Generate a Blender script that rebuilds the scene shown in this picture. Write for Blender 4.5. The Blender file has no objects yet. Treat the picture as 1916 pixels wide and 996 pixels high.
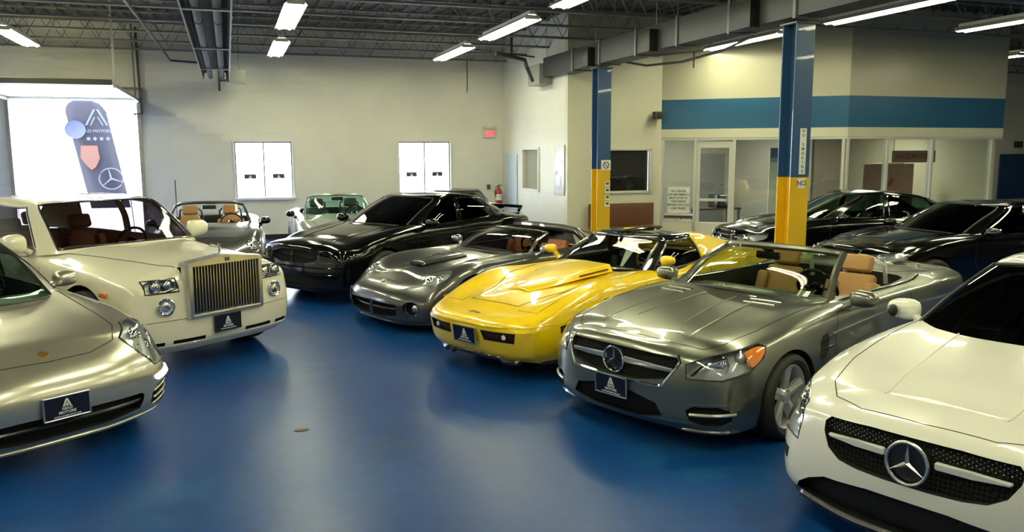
import bpy, bmesh, math, random
import numpy as np
from mathutils import Vector, Matrix, geometry
from mathutils.bvhtree import BVHTree
R = math.radians
scene = bpy.context.scene
COL = scene.collection
random.seed(4)

# ------------------------------------------------------------------ camera
# the axes follow the building: x runs along the window wall, y towards it
cam_d = bpy.data.cameras.new('camera'); cam_d.sensor_width = 36.0
cam_d.lens = 1530.0 / 1916.0 * 36.0; cam_d.clip_start = 0.05; cam_d.clip_end = 400
cam = bpy.data.objects.new('camera', cam_d); COL.objects.link(cam); scene.camera = cam
cam.location = (0, 0, 2.13)
cam.matrix_world = (Matrix.Translation((0, 0, 2.13)) @ Matrix.Rotation(R(-19), 4, 'Z')
                    @ Matrix.Rotation(R(90 - 7.95), 4, 'X') @ Matrix.Rotation(R(-0.25), 4, 'Z'))
# ------------------------------------------------------------------ sky and exposure
world = bpy.data.worlds.new('sky'); scene.world = world; world.use_nodes = True
bg = world.node_tree.nodes['Background']
bg.inputs[0].default_value = (0.80, 0.88, 1.0, 1); bg.inputs[1].default_value = 18.0
scene.view_settings.view_transform = 'Standard'; scene.view_settings.look = 'None'
scene.view_settings.exposure = 0.6; scene.view_settings.gamma = 1.0
LAMP = 26.0            # radiance of the fluorescent tubes
LAMP_COLOR = (1.0, 0.975, 0.61)

# ------------------------------------------------------------------ materials
def nodes_of(m): return m.node_tree.nodes, m.node_tree.links
def mat(name, color, rough=0.5, metal=0.0, coat=0.0, spec=0.5, emit=None, es=0.0, bump=None, var=None, coat_rough=0.03):
    m = bpy.data.materials.new(name); m.use_nodes = True
    n, l = nodes_of(m); b = n['Principled BSDF']
    b.inputs['Base Color'].default_value = (*color, 1); b.inputs['Roughness'].default_value = rough
    b.inputs['Metallic'].default_value = metal; b.inputs['Coat Weight'].default_value = coat
    b.inputs['Coat Roughness'].default_value = coat_rough
    b.inputs['Specular IOR Level'].default_value = spec
    if emit: b.inputs['Emission Color'].default_value = (*emit, 1); b.inputs['Emission Strength'].default_value = es
    if var or bump:
        tc = n.new('ShaderNodeTexCoord')
    if var:     # (scale, amount) tonal variation of the surface itself
        nz = n.new('ShaderNodeTexNoise'); nz.inputs['Scale'].default_value = var[0]; nz.inputs['Detail'].default_value = 4
        l.new(tc.outputs['Object'], nz.inputs['Vector'])
        mx = n.new('ShaderNodeMixRGB'); mx.inputs[1].default_value = (*[c * (1 - var[1]) for c in color], 1)
        mx.inputs[2].default_value = (*[min(1, c * (1 + var[1])) for c in color], 1)
        l.new(nz.outputs[0], mx.inputs[0]); l.new(mx.outputs[0], b.inputs['Base Color'])
    if bump:    # (scale, strength)
        nz = n.new('ShaderNodeTexNoise'); nz.inputs['Scale'].default_value = bump[0]; nz.inputs['Detail'].default_value = 6
        l.new(tc.outputs['Object'], nz.inputs['Vector'])
        bp = n.new('ShaderNodeBump'); bp.inputs['Strength'].default_value = bump[1]; bp.inputs['Distance'].default_value = 0.01
        l.new(nz.outputs[0], bp.inputs['Height']); l.new(bp.outputs[0], b.inputs['Normal'])
    return m
def glass_mat(name, tint, refl=1.0, rough=0.0, ior=1.5):
    m = bpy.data.materials.new(name); m.use_nodes = True
    n, l = nodes_of(m); n.remove(n['Principled BSDF']); out = n['Material Output']
    t = n.new('ShaderNodeBsdfTransparent'); t.inputs[0].default_value = (*tint, 1)
    g = n.new('ShaderNodeBsdfGlossy'); g.inputs['Roughness'].default_value = rough
    # Schlick's reflectance, the same from either side of the sheet
    lw = n.new('ShaderNodeLayerWeight'); lw.inputs[0].default_value = 0.5
    pw = n.new('ShaderNodeMath'); pw.operation = 'POWER'; pw.inputs[1].default_value = 5.0; l.new(lw.outputs['Facing'], pw.inputs[0])
    f0 = ((ior - 1) / (ior + 1)) ** 2
    mu = n.new('ShaderNodeMath'); mu.operation = 'MULTIPLY_ADD'; mu.inputs[1].default_value = (1 - f0) * min(refl, 1.3); mu.inputs[2].default_value = f0 * refl; mu.use_clamp = True
    mx = n.new('ShaderNodeMixShader')
    l.new(pw.outputs[0], mu.inputs[0]); l.new(mu.outputs[0], mx.inputs[0])
    l.new(t.outputs[0], mx.inputs[1]); l.new(g.outputs[0], mx.inputs[2]); l.new(mx.outputs[0], out.inputs[0])
    return m
def paint(name, color, metal=0.0, rough=0.35, coat=1.0, flake=0.0):
    m = mat(name, color, rough, metal, coat)
    if flake:
        n, l = nodes_of(m); b = n['Principled BSDF']
        tc = n.new('ShaderNodeTexCoord'); nz = n.new('ShaderNodeTexNoise'); nz.inputs['Scale'].default_value = 900
        l.new(tc.outputs['Object'], nz.inputs['Vector'])
        bp = n.new('ShaderNodeBump'); bp.inputs['Strength'].default_value = flake; bp.inputs['Distance'].default_value = 0.0006
        l.new(nz.outputs[0], bp.inputs['Height']); l.new(bp.outputs[0], b.inputs['Normal'])
    return m

M = {}
M['black'] = mat('black plastic', (0.012, 0.012, 0.013), 0.45)
M['satin'] = mat('satin black trim', (0.02, 0.02, 0.022), 0.25, coat=0.3)
M['void'] = mat('dark cavity', (0.006, 0.006, 0.007), 0.8)
M['rubber'] = mat('tyre rubber', (0.018, 0.018, 0.018), 0.65, bump=(60, 0.2))
M['chrome'] = mat('chrome', (0.85, 0.86, 0.88), 0.06, 1.0)
M['alloy'] = mat('silver alloy', (0.70, 0.71, 0.72), 0.3, 0.6)
M['dark_steel0'] = mat('dark brake disc', (0.06, 0.06, 0.062), 0.5, 0.5)
M['steel'] = mat('brushed steel', (0.45, 0.45, 0.46), 0.35, 1.0)
M['dark_steel'] = mat('dark galvanised steel', (0.20, 0.20, 0.195), 0.55, 0.6, var=(3, 0.25))
M['mirror'] = mat('mirror', (0.9, 0.9, 0.9), 0.01, 1.0)
M['lens'] = glass_mat('clear lamp lens', (0.93, 0.95, 0.96), 1.2)
M['amber'] = mat('amber lens', (0.85, 0.22, 0.02), 0.15, coat=1.0)
M['bucket'] = mat('lamp bucket', (0.55, 0.56, 0.58), 0.3, 0.35)
M['white_lamp'] = mat('lit lamp', (1, 1, 1), 0.3, emit=(1, 1, 0.98), es=3.0)
M['tan'] = mat('tan leather', (0.42, 0.22, 0.07), 0.45, bump=(120, 0.15))
M['brown_leather'] = mat('brown leather', (0.30, 0.09, 0.02), 0.4, bump=(120, 0.15))
M['beige'] = mat('beige leather', (0.50, 0.36, 0.22), 0.5, bump=(120, 0.15))
M['dark_leather'] = mat('black leather', (0.02, 0.02, 0.022), 0.4, bump=(120, 0.15))
M['plate'] = mat('plate navy', (0.004, 0.006, 0.022), 0.4, coat=0.15, spec=.3)
M['plate_frame'] = mat('plate frame', (0.40, 0.45, 0.52), 0.3, 0.8)
M['white'] = mat('white print', (0.85, 0.87, 0.9), 0.5)
M['paper'] = mat('paper', (0.82, 0.84, 0.76), 0.7)
M['sticker'] = mat('yellow green sticker', (0.70, 0.85, 0.30), 0.6)
M['screen_glass'] = glass_mat('windscreen glass', (0.72, 0.80, 0.76), 1.3)
M['green_glass'] = glass_mat('green edged windscreen glass', (0.45, 0.72, 0.60), 1.3)
M['tint_glass'] = glass_mat('tinted glass', (0.035, 0.037, 0.04), 1.3)
M['mid_glass'] = glass_mat('smoked glass', (0.30, 0.30, 0.31), 1.3)

# ------------------------------------------------------------------ mesh helpers
def link(name, me, m=None, parent=None, smooth=True, angle=35):
    me.name = name
    if m is not None:
        if isinstance(m, (list, tuple)):
            for k in m: me.materials.append(k)
        else: me.materials.append(m)
    if smooth:
        me.shade_smooth()
        me.set_sharp_from_angle(angle=R(angle))
    o = bpy.data.objects.new(name, me); COL.objects.link(o)
    if parent is not None: o.parent = parent
    return o
def from_bm(bm):
    bmesh.ops.recalc_face_normals(bm, faces=bm.faces)
    me = bpy.data.meshes.new('m'); bm.to_mesh(me); bm.free(); return me
def py_mesh(v, f, recalc=True):
    me = bpy.data.meshes.new('m'); me.from_pydata([tuple(p) for p in v], [], f)
    if recalc:
        bm = bmesh.new(); bm.from_mesh(me); bmesh.ops.recalc_face_normals(bm, faces=bm.faces); bm.to_mesh(me); bm.free()
    me.update(); return me
def add_box(bm, c, s, bev=0.0, seg=2, rot=None):
    """box of full size s centred at c, optionally bevelled and turned by a Matrix"""
    mtx = Matrix.Translation(c)
    if rot is not None: mtx = mtx @ rot.to_4x4()
    mtx = mtx @ Matrix.Diagonal((s[0], s[1], s[2], 1))
    r = bmesh.ops.create_cube(bm, size=1, matrix=mtx)
    if bev > 0:
        es = list({e for v in r['verts'] for e in v.link_edges})
        bmesh.ops.bevel(bm, geom=es, offset=bev, segments=seg, affect='EDGES', profile=0.6)
def add_cyl(bm, a, b, r, seg=12, r2=None, caps=True):
    a = Vector(a); b = Vector(b); d = b - a
    q = d.to_track_quat('Z', 'Y').to_matrix().to_4x4()
    bmesh.ops.create_cone(bm, cap_ends=caps, segments=seg, radius1=r, radius2=r if r2 is None else r2, depth=d.length,
                          matrix=Matrix.Translation((a + b) / 2) @ q)
def add_tube(bm, pts, r, seg=6, closed=False):
    pts = [Vector(p) for p in pts]; n = len(pts); rings = []
    for i, p in enumerate(pts):
        if closed: t = pts[(i + 1) % n] - pts[i - 1]
        else: t = pts[min(i + 1, n - 1)] - pts[max(i - 1, 0)]
        if t.length < 1e-9: t = Vector((0, 0, 1))
        t.normalize(); up = Vector((0, 0, 1)) if abs(t.z) < 0.9 else Vector((1, 0, 0))
        a = t.cross(up).normalized(); b = t.cross(a)
        rr = r[i] if isinstance(r, (list, tuple)) else r
        rings.append([bm.verts.new(p + a * rr * math.cos(k * 2 * math.pi / seg) + b * rr * math.sin(k * 2 * math.pi / seg)) for k in range(seg)])
    m = n if closed else n - 1
    for i in range(m):
        A, B = rings[i], rings[(i + 1) % n]
        for k in range(seg): bm.faces.new((A[k], A[(k + 1) % seg], B[(k + 1) % seg], B[k]))
    if not closed:
        bm.faces.new(rings[0]); bm.faces.new(list(reversed(rings[-1])))
def add_lathe(bm, prof, axis='Y', seg=40, c=(0, 0, 0), closed=False):
    """prof: list of (radius, along)"""
    rings = []
    for r, h in prof:
        ring = []
        for k in range(seg):
            a = 2 * math.pi * k / seg; x, z = r * math.cos(a), r * math.sin(a)
            p = (x, h, z) if axis == 'Y' else (x, z, h) if axis == 'Z' else (h, x, z)
            ring.append(bm.verts.new((p[0] + c[0], p[1] + c[1], p[2] + c[2])))
        rings.append(ring)
    rng = range(len(rings)) if closed else range(len(rings) - 1)
    for i in rng:
        A, B = rings[i], rings[(i + 1) % len(rings)]
        for k in range(seg): bm.faces.new((A[k], A[(k + 1) % seg], B[(k + 1) % seg], B[k]))
def add_poly(bm, pts, n, t):
    """extrude polygon pts (3D) along vector n by t"""
    n = Vector(n) * t
    a = [bm.verts.new(p) for p in pts]; b = [bm.verts.new(Vector(p) + n) for p in pts]
    bm.faces.new(a); bm.faces.new(list(reversed(b)))
    for i in range(len(a)):
        j = (i + 1) % len(a); bm.faces.new((a[i], b[i], b[j], a[j]))
def box_obj(name, c, s, m, parent=None, bev=0.0, rot=None, seg=2):
    bm = bmesh.new(); add_box(bm, c, s, bev, seg, rot); return link(name, from_bm(bm), m, parent)
def tag(o, label=None, cat=None, group=None, kind=None):
    if label: o['label'] = label
    if cat: o['category'] = cat
    if group: o['group'] = group
    if kind: o['kind'] = kind
    return o
def empty(name, loc=(0, 0, 0), rz=0.0):
    o = bpy.data.objects.new(name, None); COL.objects.link(o); o.location = loc; o.rotation_euler = (0, 0, rz)
    o.empty_display_size = 0.2; return o
def copy_tree(o, parent=None):
    c = o.copy(); COL.objects.link(c); c.parent = parent
    for ch in o.children: copy_tree(ch, c)
    return c
def text_obj(s, size, m, parent, mtx, extrude=0.0006, name='lettering', align='CENTER', space=1.0, width=1.0):
    cu = bpy.data.curves.new('t', 'FONT'); cu.body = s; cu.size = size; cu.align_x = align; cu.align_y = 'CENTER'
    cu.extrude = extrude; cu.space_character = space; cu.resolution_u = 3; cu.offset = size * 0.02
    o = bpy.data.objects.new('t', cu); COL.objects.link(o)
    dg = bpy.context.evaluated_depsgraph_get()
    me = bpy.data.meshes.new_from_object(o.evaluated_get(dg)); bpy.data.objects.remove(o)
    me.transform(Matrix(mtx) @ Matrix.Diagonal((width, 1, 1, 1))); me.materials.clear()
    return link(name, me, m, parent, smooth=False)
def frame(o, ex, ey, ez):
    m = Matrix.Identity(4)
    for i, e in enumerate((ex, ey, ez)):
        e = Vector(e).normalized()
        for k in range(3): m[k][i] = e[k]
    for k in range(3): m[k][3] = o[k]
    return m

# ------------------------------------------------------------------ surface helpers for car bodies
YM = np.array([1.0, -1.0, 1.0])
def spl(P, sub, crease=(), sym=(False, False)):
    """interpolating C1 spline along axis 0 of P (n, m, 3)"""
    P = np.asarray(P, float); n = len(P)
    D = P[1:] - P[:-1]
    d = np.linalg.norm(D, axis=-1, keepdims=True) ** 0.8 + 1e-3
    S = D / d
    TL = np.zeros_like(P); TR = np.zeros_like(P)
    for i in range(1, n - 1):
        if i in crease: TL[i] = S[i - 1]; TR[i] = S[i]
        else: TL[i] = TR[i] = (d[i] * S[i - 1] + d[i - 1] * S[i]) / (d[i] + d[i - 1])
    TR[0] = S[0]; TL[-1] = S[-1]
    if sym[0]: TR[0] = (S[0] - S[0] * YM) / 2
    if sym[1]: TL[-1] = (S[-1] - S[-1] * YM) / 2
    out = []
    for i in range(n - 1):
        for k in range(sub):
            t = k / sub
            h00 = 2 * t ** 3 - 3 * t * t + 1; h10 = t ** 3 - 2 * t * t + t; h01 = -2 * t ** 3 + 3 * t * t; h11 = t ** 3 - t * t
            out.append(h00 * P[i] + h10 * d[i] * TR[i] + h01 * P[i + 1] + h11 * d[i] * TL[i + 1])
    out.append(P[-1]); return np.array(out)
def grid_half(net, su, sv, cu=(), cv=(), top_sym=True):
    """net[col][row] -> dense grid of the y >= 0 half"""
    A = spl(np.array(net, float), su, cu, (True, True))
    B = spl(np.swapaxes(A, 0, 1), sv, cv, (False, top_sym))
    G = np.swapaxes(B, 0, 1)
    return G
def mirror_grid_mesh(G, faces_ok=None, weld=True):
    nu, nv = G.shape[:2]; vs = []; fs = []; fid = []
    for s in (1, -1):
        off = len(vs)
        for i in range(nu):
            for j in range(nv):
                p = G[i, j]; vs.append((p[0], p[1] * s, p[2]))
        for i in range(nu - 1):
            for j in range(nv - 1):
                if faces_ok and not faces_ok(i, j): continue
                q = [off + i * nv + j, off + (i + 1) * nv + j, off + (i + 1) * nv + j + 1, off + i * nv + j + 1]
                if s < 0: q.reverse()
                fs.append(q)
    me = bpy.data.meshes.new('m'); me.from_pydata(vs, [], fs)
    bm = bmesh.new(); bm.from_mesh(me)
    bmesh.ops.remove_doubles(bm, verts=bm.verts, dist=0.0004)
    loose = [v for v in bm.verts if not v.link_faces]
    bmesh.ops.delete(bm, geom=loose, context='VERTS')
    bmesh.ops.dissolve_degenerate(bm, edges=bm.edges, dist=0.0001)
    bmesh.ops.recalc_face_normals(bm, faces=bm.faces)
    bm.to_mesh(me); bm.free(); return me
def chaikin(pts, it=2):
    for _ in range(it):
        q = []
        for i in range(len(pts)):
            a = pts[i]; b = pts[(i + 1) % len(pts)]
            q += [a * 0.75 + b * 0.25, a * 0.25 + b * 0.75]
        pts = q
    return pts
def solid_patch(bvh, pts, d, top, bot, res=0.03, rnd=1, along_d=False):
    """closed solid following the body surface inside the outline pts seen along direction d.
    top / bot: offsets of the outer and inner skins from the surface (outwards positive)"""
    d = Vector(d).normalized(); up = Vector((0, 0, 1)) if abs(d.z) < 0.9 else Vector((0, 1, 0))
    e1 = d.cross(up).normalized(); e2 = e1.cross(d).normalized()
    P2 = [Vector((Vector(p).dot(e1), Vector(p).dot(e2))) for p in pts]
    if rnd: P2 = chaikin(P2, rnd)
    if geometry.area_tri is None: pass
    area = sum(P2[i].x * P2[(i + 1) % len(P2)].y - P2[(i + 1) % len(P2)].x * P2[i].y for i in range(len(P2)))
    if area < 0: P2.reverse()
    B = []
    for i in range(len(P2)):
        a, b = P2[i], P2[(i + 1) % len(P2)]; k = max(1, int((b - a).length / res))
        B += [a.lerp(b, t / k) for t in range(k)]
    xs = [p.x for p in B]; ys = [p.y for p in B]; inner = []
    def inside(p):
        c = False; n = len(B)
        for i in range(n):
            a, b = B[i], B[(i + 1) % n]
            if (a.y > p.y) != (b.y > p.y) and p.x < (b.x - a.x) * (p.y - a.y) / (b.y - a.y) + a.x: c = not c
        return c
    nx = int((max(xs) - min(xs)) / res) + 1; ny = int((max(ys) - min(ys)) / res) + 1
    if nx * ny < 4000:
        for i in range(nx):
            for j in range(ny):
                p = Vector((min(xs) + (i + 0.5) * res, min(ys) + (j + 0.5) * res))
                if inside(p) and min((p - q).length for q in B) > res * 0.55: inner.append(p)
    V = B + inner
    r = geometry.delaunay_2d_cdt(V, [(i, (i + 1) % len(B)) for i in range(len(B))], [list(range(len(B)))], 1, 1e-6)
    V2, F = r[0], r[2]
    hits = []
    far = 4.0
    for p in V2:
        o = e1 * p.x + e2 * p.y - d * far
        loc, nor, idx, dist = bvh.ray_cast(o, d)
        if loc is None:
            loc, nor, idx, dist = bvh.find_nearest(e1 * p.x + e2 * p.y)
            cen = loc
        if nor.dot(d) > 0: nor = -nor
        hits.append((loc, -d if along_d else nor))
    n = len(hits); vs = [h[0] + h[1] * top for h in hits] + [h[0] + h[1] * bot for h in hits]
    fs = [tuple(f) for f in F] + [tuple(n + i for i in reversed(f)) for f in F]
    cnt = {}
    for f in F:
        for i in range(len(f)):
            e = (f[i], f[(i + 1) % len(f)]); cnt[e] = 1
    for (a, b) in list(cnt):
        if (b, a) not in cnt: fs.append((b, a, n + a, n + b))
    return [tuple(v) for v in vs], fs
def add_vf(bm, vs, fs, flip_y=False, mi=0):
    b = [bm.verts.new((v[0], -v[1], v[2]) if flip_y else v) for v in vs]
    for f in fs:
        q = [b[i] for i in f]
        if flip_y: q.reverse()
        try:
            fc = bm.faces.new(q); fc.material_index = mi
        except ValueError: pass
def surf_points(bvh, pts, d, off=0.0, step=0.04, closed=False):
    d = Vector(d).normalized(); out = []; P = [Vector(p) for p in pts]
    if closed: P.append(P[0])
    for i in range(len(P) - 1):
        k = max(1, int((P[i + 1] - P[i]).length / step))
        for t in range(k + (1 if i == len(P) - 2 and not closed else 0)):
            q = P[i].lerp(P[i + 1], t / k)
            loc, nor, idx, dist = bvh.ray_cast(q - d * 4.0, d)
            if loc is None: loc, nor, idx, dist = bvh.find_nearest(q)
            if nor.dot(d) > 0: nor = -nor
            out.append(loc + nor * off)
    return out

class Car:
    def __init__(self, name, pos, yaw, paint_m, net, cu=(), cv=(), su=6, sv=6, zoff=0.0):
        self.root = empty(name, (pos[0], pos[1], zoff), R(yaw)); self.paint = paint_m
        self.G = grid_half(net, su, sv, cu, cv); self.su = su; self.sv = sv
        self.body_me = mirror_grid_mesh(self.G)
        self.bvh0 = self.bvh_of(self.body_me)
        self.cut = bmesh.new(); self.cut_m = [M['void']]; self.has_cut = False
    def bvh_of(self, me):
        return BVHTree.FromPolygons([v.co.copy() for v in me.vertices], [tuple(p.vertices) for p in me.polygons])
    # ---- cutters
    def cmi(self, m):
        if m not in self.cut_m: self.cut_m.append(m)
        return self.cut_m.index(m)
    def arches(self, xs, r, zc, w_in=0.5, w_out=1.25, m='void', seg=36):
        for x in xs:
            for s in (1, -1):
                bmc = bmesh.new(); add_cyl(bmc, (x, s * w_in, zc), (x, s * w_out, zc), r, seg)
                bmesh.ops.recalc_face_normals(bmc, faces=bmc.faces)
                vs = [v.co.copy() for v in bmc.verts]; bmc.verts.index_update(); fs = [[v.index for v in f.verts] for f in bmc.faces]; bmc.free()
                add_vf(self.cut, vs, fs, mi=self.cmi(M[m])); self.has_cut = True
    def pocket(self, pts, d, depth, m='void', both=False, res=0.03, rnd=1):
        vs, fs = solid_patch(self.bvh0, pts, d, 0.06, -depth, res, rnd, along_d=True)
        add_vf(self.cut, vs, fs, mi=self.cmi(M[m])); self.has_cut = True
        if both: add_vf(self.cut, vs, fs, True, self.cmi(M[m]))
    def prism(self, plan, z0, z1, m):
        """vertical cutter over the full-width plan outline [(x, y)...] of the y >= 0 half"""
        full = [(x, y) for x, y in plan] + [(x, -y) for x, y in reversed(plan) if y > 1e-6]
        P = chaikin([Vector(p) for p in full], 1); n = len(P)
        vs = [(p.x, p.y, z0) for p in P] + [(p.x, p.y, z1) for p in P]
        fs = [tuple(range(n)), tuple(range(2 * n - 1, n - 1, -1))] + [(i, n + i, n + (i + 1) % n, (i + 1) % n) for i in range(n)]
        b = bmesh.new(); add_vf(b, vs, fs); bmesh.ops.recalc_face_normals(b, faces=b.faces)
        b.verts.index_update()
        add_vf(self.cut, [v.co.copy() for v in b.verts], [[v.index for v in f.verts] for f in b.faces], mi=self.cmi(M[m])); b.free(); self.has_cut = True
    def finish_body(self, name='body'):
        bmesh.ops.recalc_face_normals(self.cut, faces=self.cut.faces)
        me = self.body_me
        if self.has_cut:
            cme = bpy.data.meshes.new('c'); self.cut.to_mesh(cme)
            for k in self.cut_m: cme.materials.append(k)
            me.materials.append(self.paint)
            a = bpy.data.objects.new('a', me); b = bpy.data.objects.new('b', cme); COL.objects.link(a); COL.objects.link(b)
            md = a.modifiers.new('b', 'BOOLEAN'); md.operation = 'DIFFERENCE'; md.object = b; md.solver = 'EXACT'
            try: md.material_mode = 'TRANSFER'
            except Exception: pass
            dg = bpy.context.evaluated_depsgraph_get()
            me2 = bpy.data.meshes.new_from_object(a.evaluated_get(dg), preserve_all_data_layers=False, depsgraph=dg)
            bpy.data.objects.remove(a); bpy.data.objects.remove(b)
            me = me2
            o = link(name, me, None, self.root, angle=32)
        else: o = link(name, me, self.paint, self.root, angle=32)
        self.cut.free(); self.body = o; return o
    def panels(self, hood, doors=(), bumper=None):
        """cut the finished skin into bonnet, doors and front bumper, keeping its shading normals"""
        me = self.body.data; cn = [tuple(c.vector) for c in me.corner_normals]; mats = list(me.materials)
        def inside(x, y, P):
            c = False
            for i in range(len(P)):
                a, b = P[i], P[(i + 1) % len(P)]
                if (a[1] > y) != (b[1] > y) and x < (b[0] - a[0]) * (y - a[1]) / (b[1] - a[1]) + a[0]: c = not c
            return c
        H = list(hood) + [(x, -y) for x, y in reversed(hood)]
        groups = {}
        for pg in me.polygons:
            c = pg.center; n = pg.normal; key = ('body', 0)
            if pg.material_index == 0:
                if n.z > .45 and inside(c.x, c.y, H): key = ('bonnet', 0)
                elif abs(n.y) > .35:
                    for k, D in enumerate(doors):
                        if inside(c.x, c.z, D): key = ('door', (k, c.y > 0))
                if key[0] == 'body' and bumper and c.x > bumper[0] and c.z < bumper[1] and c.z > .05: key = ('front_bumper', 0)
            groups.setdefault(key, []).append(pg)
        main = None
        for key, pgs in groups.items():
            vm = {}; vs = []; fs = []; mi = []; nn = []
            for pg in pgs:
                f = []
                for v, li in zip(pg.vertices, pg.loop_indices):
                    if v not in vm: vm[v] = len(vs); vs.append(tuple(me.vertices[v].co))
                    f.append(vm[v]); nn.append(cn[li])
                fs.append(f); mi.append(pg.material_index)
            m2 = bpy.data.meshes.new(key[0]); m2.from_pydata(vs, [], fs)
            for k in (mats if key[0] == 'body' else mats[:1]): m2.materials.append(k)
            m2.polygons.foreach_set('material_index', mi); m2.shade_smooth(); m2.normals_split_custom_set(nn); m2.update()
            if key[0] == 'body': main = m2
            else: o = bpy.data.objects.new(key[0], m2); COL.objects.link(o); o.parent = self.root
        self.body.data = main
    # ---- parts on the skin
    def patch(self, name, pts, d, m, top=0.004, bot=-0.01, both=False, res=0.03, rnd=1, parent=None, bvh=None, label=None):
        vs, fs = solid_patch(bvh or self.bvh0, pts, d, top, bot, res, rnd)
        out = []
        for s in ((False, True) if both else (False,)):
            bm = bmesh.new(); add_vf(bm, vs, fs, s)
            o = link(name, from_bm(bm), m, parent or self.root, angle=40)
            if label: o['label'] = label
            out.append(o)
        return out
    def line(self, name, paths, d, r=0.004, m=None, both=False, off=-0.001, closed=False, bvh=None, parent=None, step=0.04, seg=6):
        o = None
        for pts in paths:
            sp = surf_points(bvh or self.bvh0, pts, d, off, step, closed)
            for s in ((1, -1) if both else (1,)):
                bm = bmesh.new(); add_tube(bm, [(p.x, p.y * s, p.z) for p in sp], r, seg, closed)
                o = link(name, from_bm(bm), m or M['void'], parent or self.root)
        return o
    # ---- cabin
    def cabin(self, K, prof, mats, rows_in=0.72, sv=5, bulge=0.035, lines=None, roof_m=None, crown=0.03):
        """K: control columns [(base xyz, top xyz)], prof: roof centre profile [(x, z)]
        column spans: 0-2 windscreen, 2-3 pillar, 3-4 front side glass, 4-5 pillar, 5-6 rear side glass, 6-7 pillar, 7-9 rear screen"""
        px = [p[0] for p in prof]; pz = [p[1] for p in prof]
        xc = (max(px) + min(px)) / 2
        net = []
        for b, t in K:
            b = np.array(b, float); t = np.array(t, float)
            def L(f, out):
                p = b * (1 - f) + t * f; c = np.array([xc, 0, p[2]]); dd = p - c; dd[2] = 0
                nn = np.linalg.norm(dd * np.array([0.25, 1, 0])) ; dd = dd / (np.linalg.norm(dd) + 1e-6)
                return p + dd * out
            def rf(fx, fy, drop):
                x = xc + (t[0] - xc) * fx; z = np.interp(x, px[::-1] if px[0] > px[-1] else px, pz[::-1] if px[0] > px[-1] else pz)
                return np.array([x, t[1] * fy, z - drop])
            edge = t.copy()
            r1 = t + (rf(0.9, 0.9, 0.0) - t) * 0.5; r1[2] = t[2] + 0.6 * max(0.0, (rf(0.9, .9, 0.008)[2] - t[2]))
            net.append([b + (b - t) * 0.08, b, L(0.5, bulge), t, r1, rf(0.72, 0.62, crown * 0.35), rf(0.6, 0.0, 0)])
        self.cs = 5; cs = self.cs
        G = grid_half(net, cs, sv)
        self.CG = G
        me_all = mirror_grid_mesh(G); self.bvhc = self.bvh_of(me_all); bpy.data.meshes.remove(me_all)
        r0, r1_ = sv, 3 * sv            # glass rows: from base to top
        def band(a, b): return lambda i, j: a * cs <= i < b * cs and r0 <= j < r1_
        glass = {}
        spans = {'windscreen': (0, 2), 'side_window': (3, 4), 'rear_side_window': (5, 6), 'rear_window': (7, 9)}
        keep = [v for k, v in spans.items() if mats.get(k)]
        def solid(i, j):
            if not (r0 <= j < r1_): return True
            return not any(a * cs <= i < b * cs for a, b in keep)
        ins = {'side_window': True}
        roof = link('roof', mirror_grid_mesh(G, solid), roof_m or self.paint, self.root)
        for k, (a, b) in spans.items():
            if not mats.get(k): continue
            if 'side' in k:
                for s in (1, -1):
                    Gs = G[a * cs:b * cs + 1, r0:r1_ + 1].copy(); Gs[..., 1] *= s
                    nu, nv = Gs.shape[:2]
                    vs = Gs.reshape(-1, 3).tolist(); fs = [(i * nv + j, (i + 1) * nv + j, (i + 1) * nv + j + 1, i * nv + j + 1) for i in range(nu - 1) for j in range(nv - 1)]
                    if s < 0: fs = [tuple(reversed(f)) for f in fs]
                    link(k, py_mesh(vs, fs, False), mats[k], self.root)
            else: link(k, mirror_grid_mesh(G, lambda i, j, a=a, b=b: a * cs <= i < b * cs and r0 <= j < r1_), mats[k], self.root)
            if lines:
                # rubber seal along the glass edge
                def loop(s):
                    A = [G[i, r0] for i in range(a * cs, b * cs + 1)]; B = [G[b * cs, j] for j in range(r0, r1_ + 1)]
                    C_ = [G[i, r1_] for i in range(b * cs, a * cs - 1, -1)]; D_ = [G[a * cs, j] for j in range(r1_, r0 - 1, -1)]
                    if 'side' in k: pts = A[:-1] + B[:-1] + C_[:-1] + D_[:-1]
                    elif a == 0:
                        half = A[:-1] + B[:-1] + C_
                        pts = half + [p * YM for p in reversed(half)][1:-1]
                    else:
                        half = list(reversed(A))[:-1] + [G[a * cs, j] for j in range(r0, r1_ + 1)][:-1] + [G[i, r1_] for i in range(a * cs, b * cs + 1)]
                        pts = half + [p * YM for p in reversed(half)][1:-1]
                    return [Vector(p * np.array([1, s, 1])) for p in pts]
                for s in ((1, -1) if 'side' in k else (1,)):
                    bm = bmesh.new(); add_tube(bm, loop(s), lines.get(k, (0.008,))[0], 6, True)
                    link('window_trim', from_bm(bm), lines[k][1] if k in lines else M['black'], self.root)
        return roof
    # ---- wheels
    def wheels(self, xs, ys, r, rim_r, w=0.24, spokes=5, style='twin', rim_m=None, ang=0.2, steer=0.0, dish=0.02):
        rim_m = rim_m or M['alloy']; first = None
        bm = bmesh.new(); h = w / 2; rr = rim_r + 0.004
        add_lathe(bm, [(rr, h * .72), (rr + 0.012, h * .9), (rr + (r - rr) * .45, h), (r - 0.02, h * .93), (r - 0.004, h * .78), (r, h * .5), (r - .006, h * .45), (r, h * .4), (r, h * .05), (r - .006, 0), (r, -h * .05), (r, -h * .4), (r - .006, -h * .45), (r, -h * .5),
                       (r - 0.004, -h * .78), (r - 0.02, -h * .93), (rr + (r - rr) * .45, -h), (rr, -h * .8)], seg=48, closed=True)
        tyre = from_bm(bm)
        bm = bmesh.new(); f = h * .72 - dish          # face plane
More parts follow.
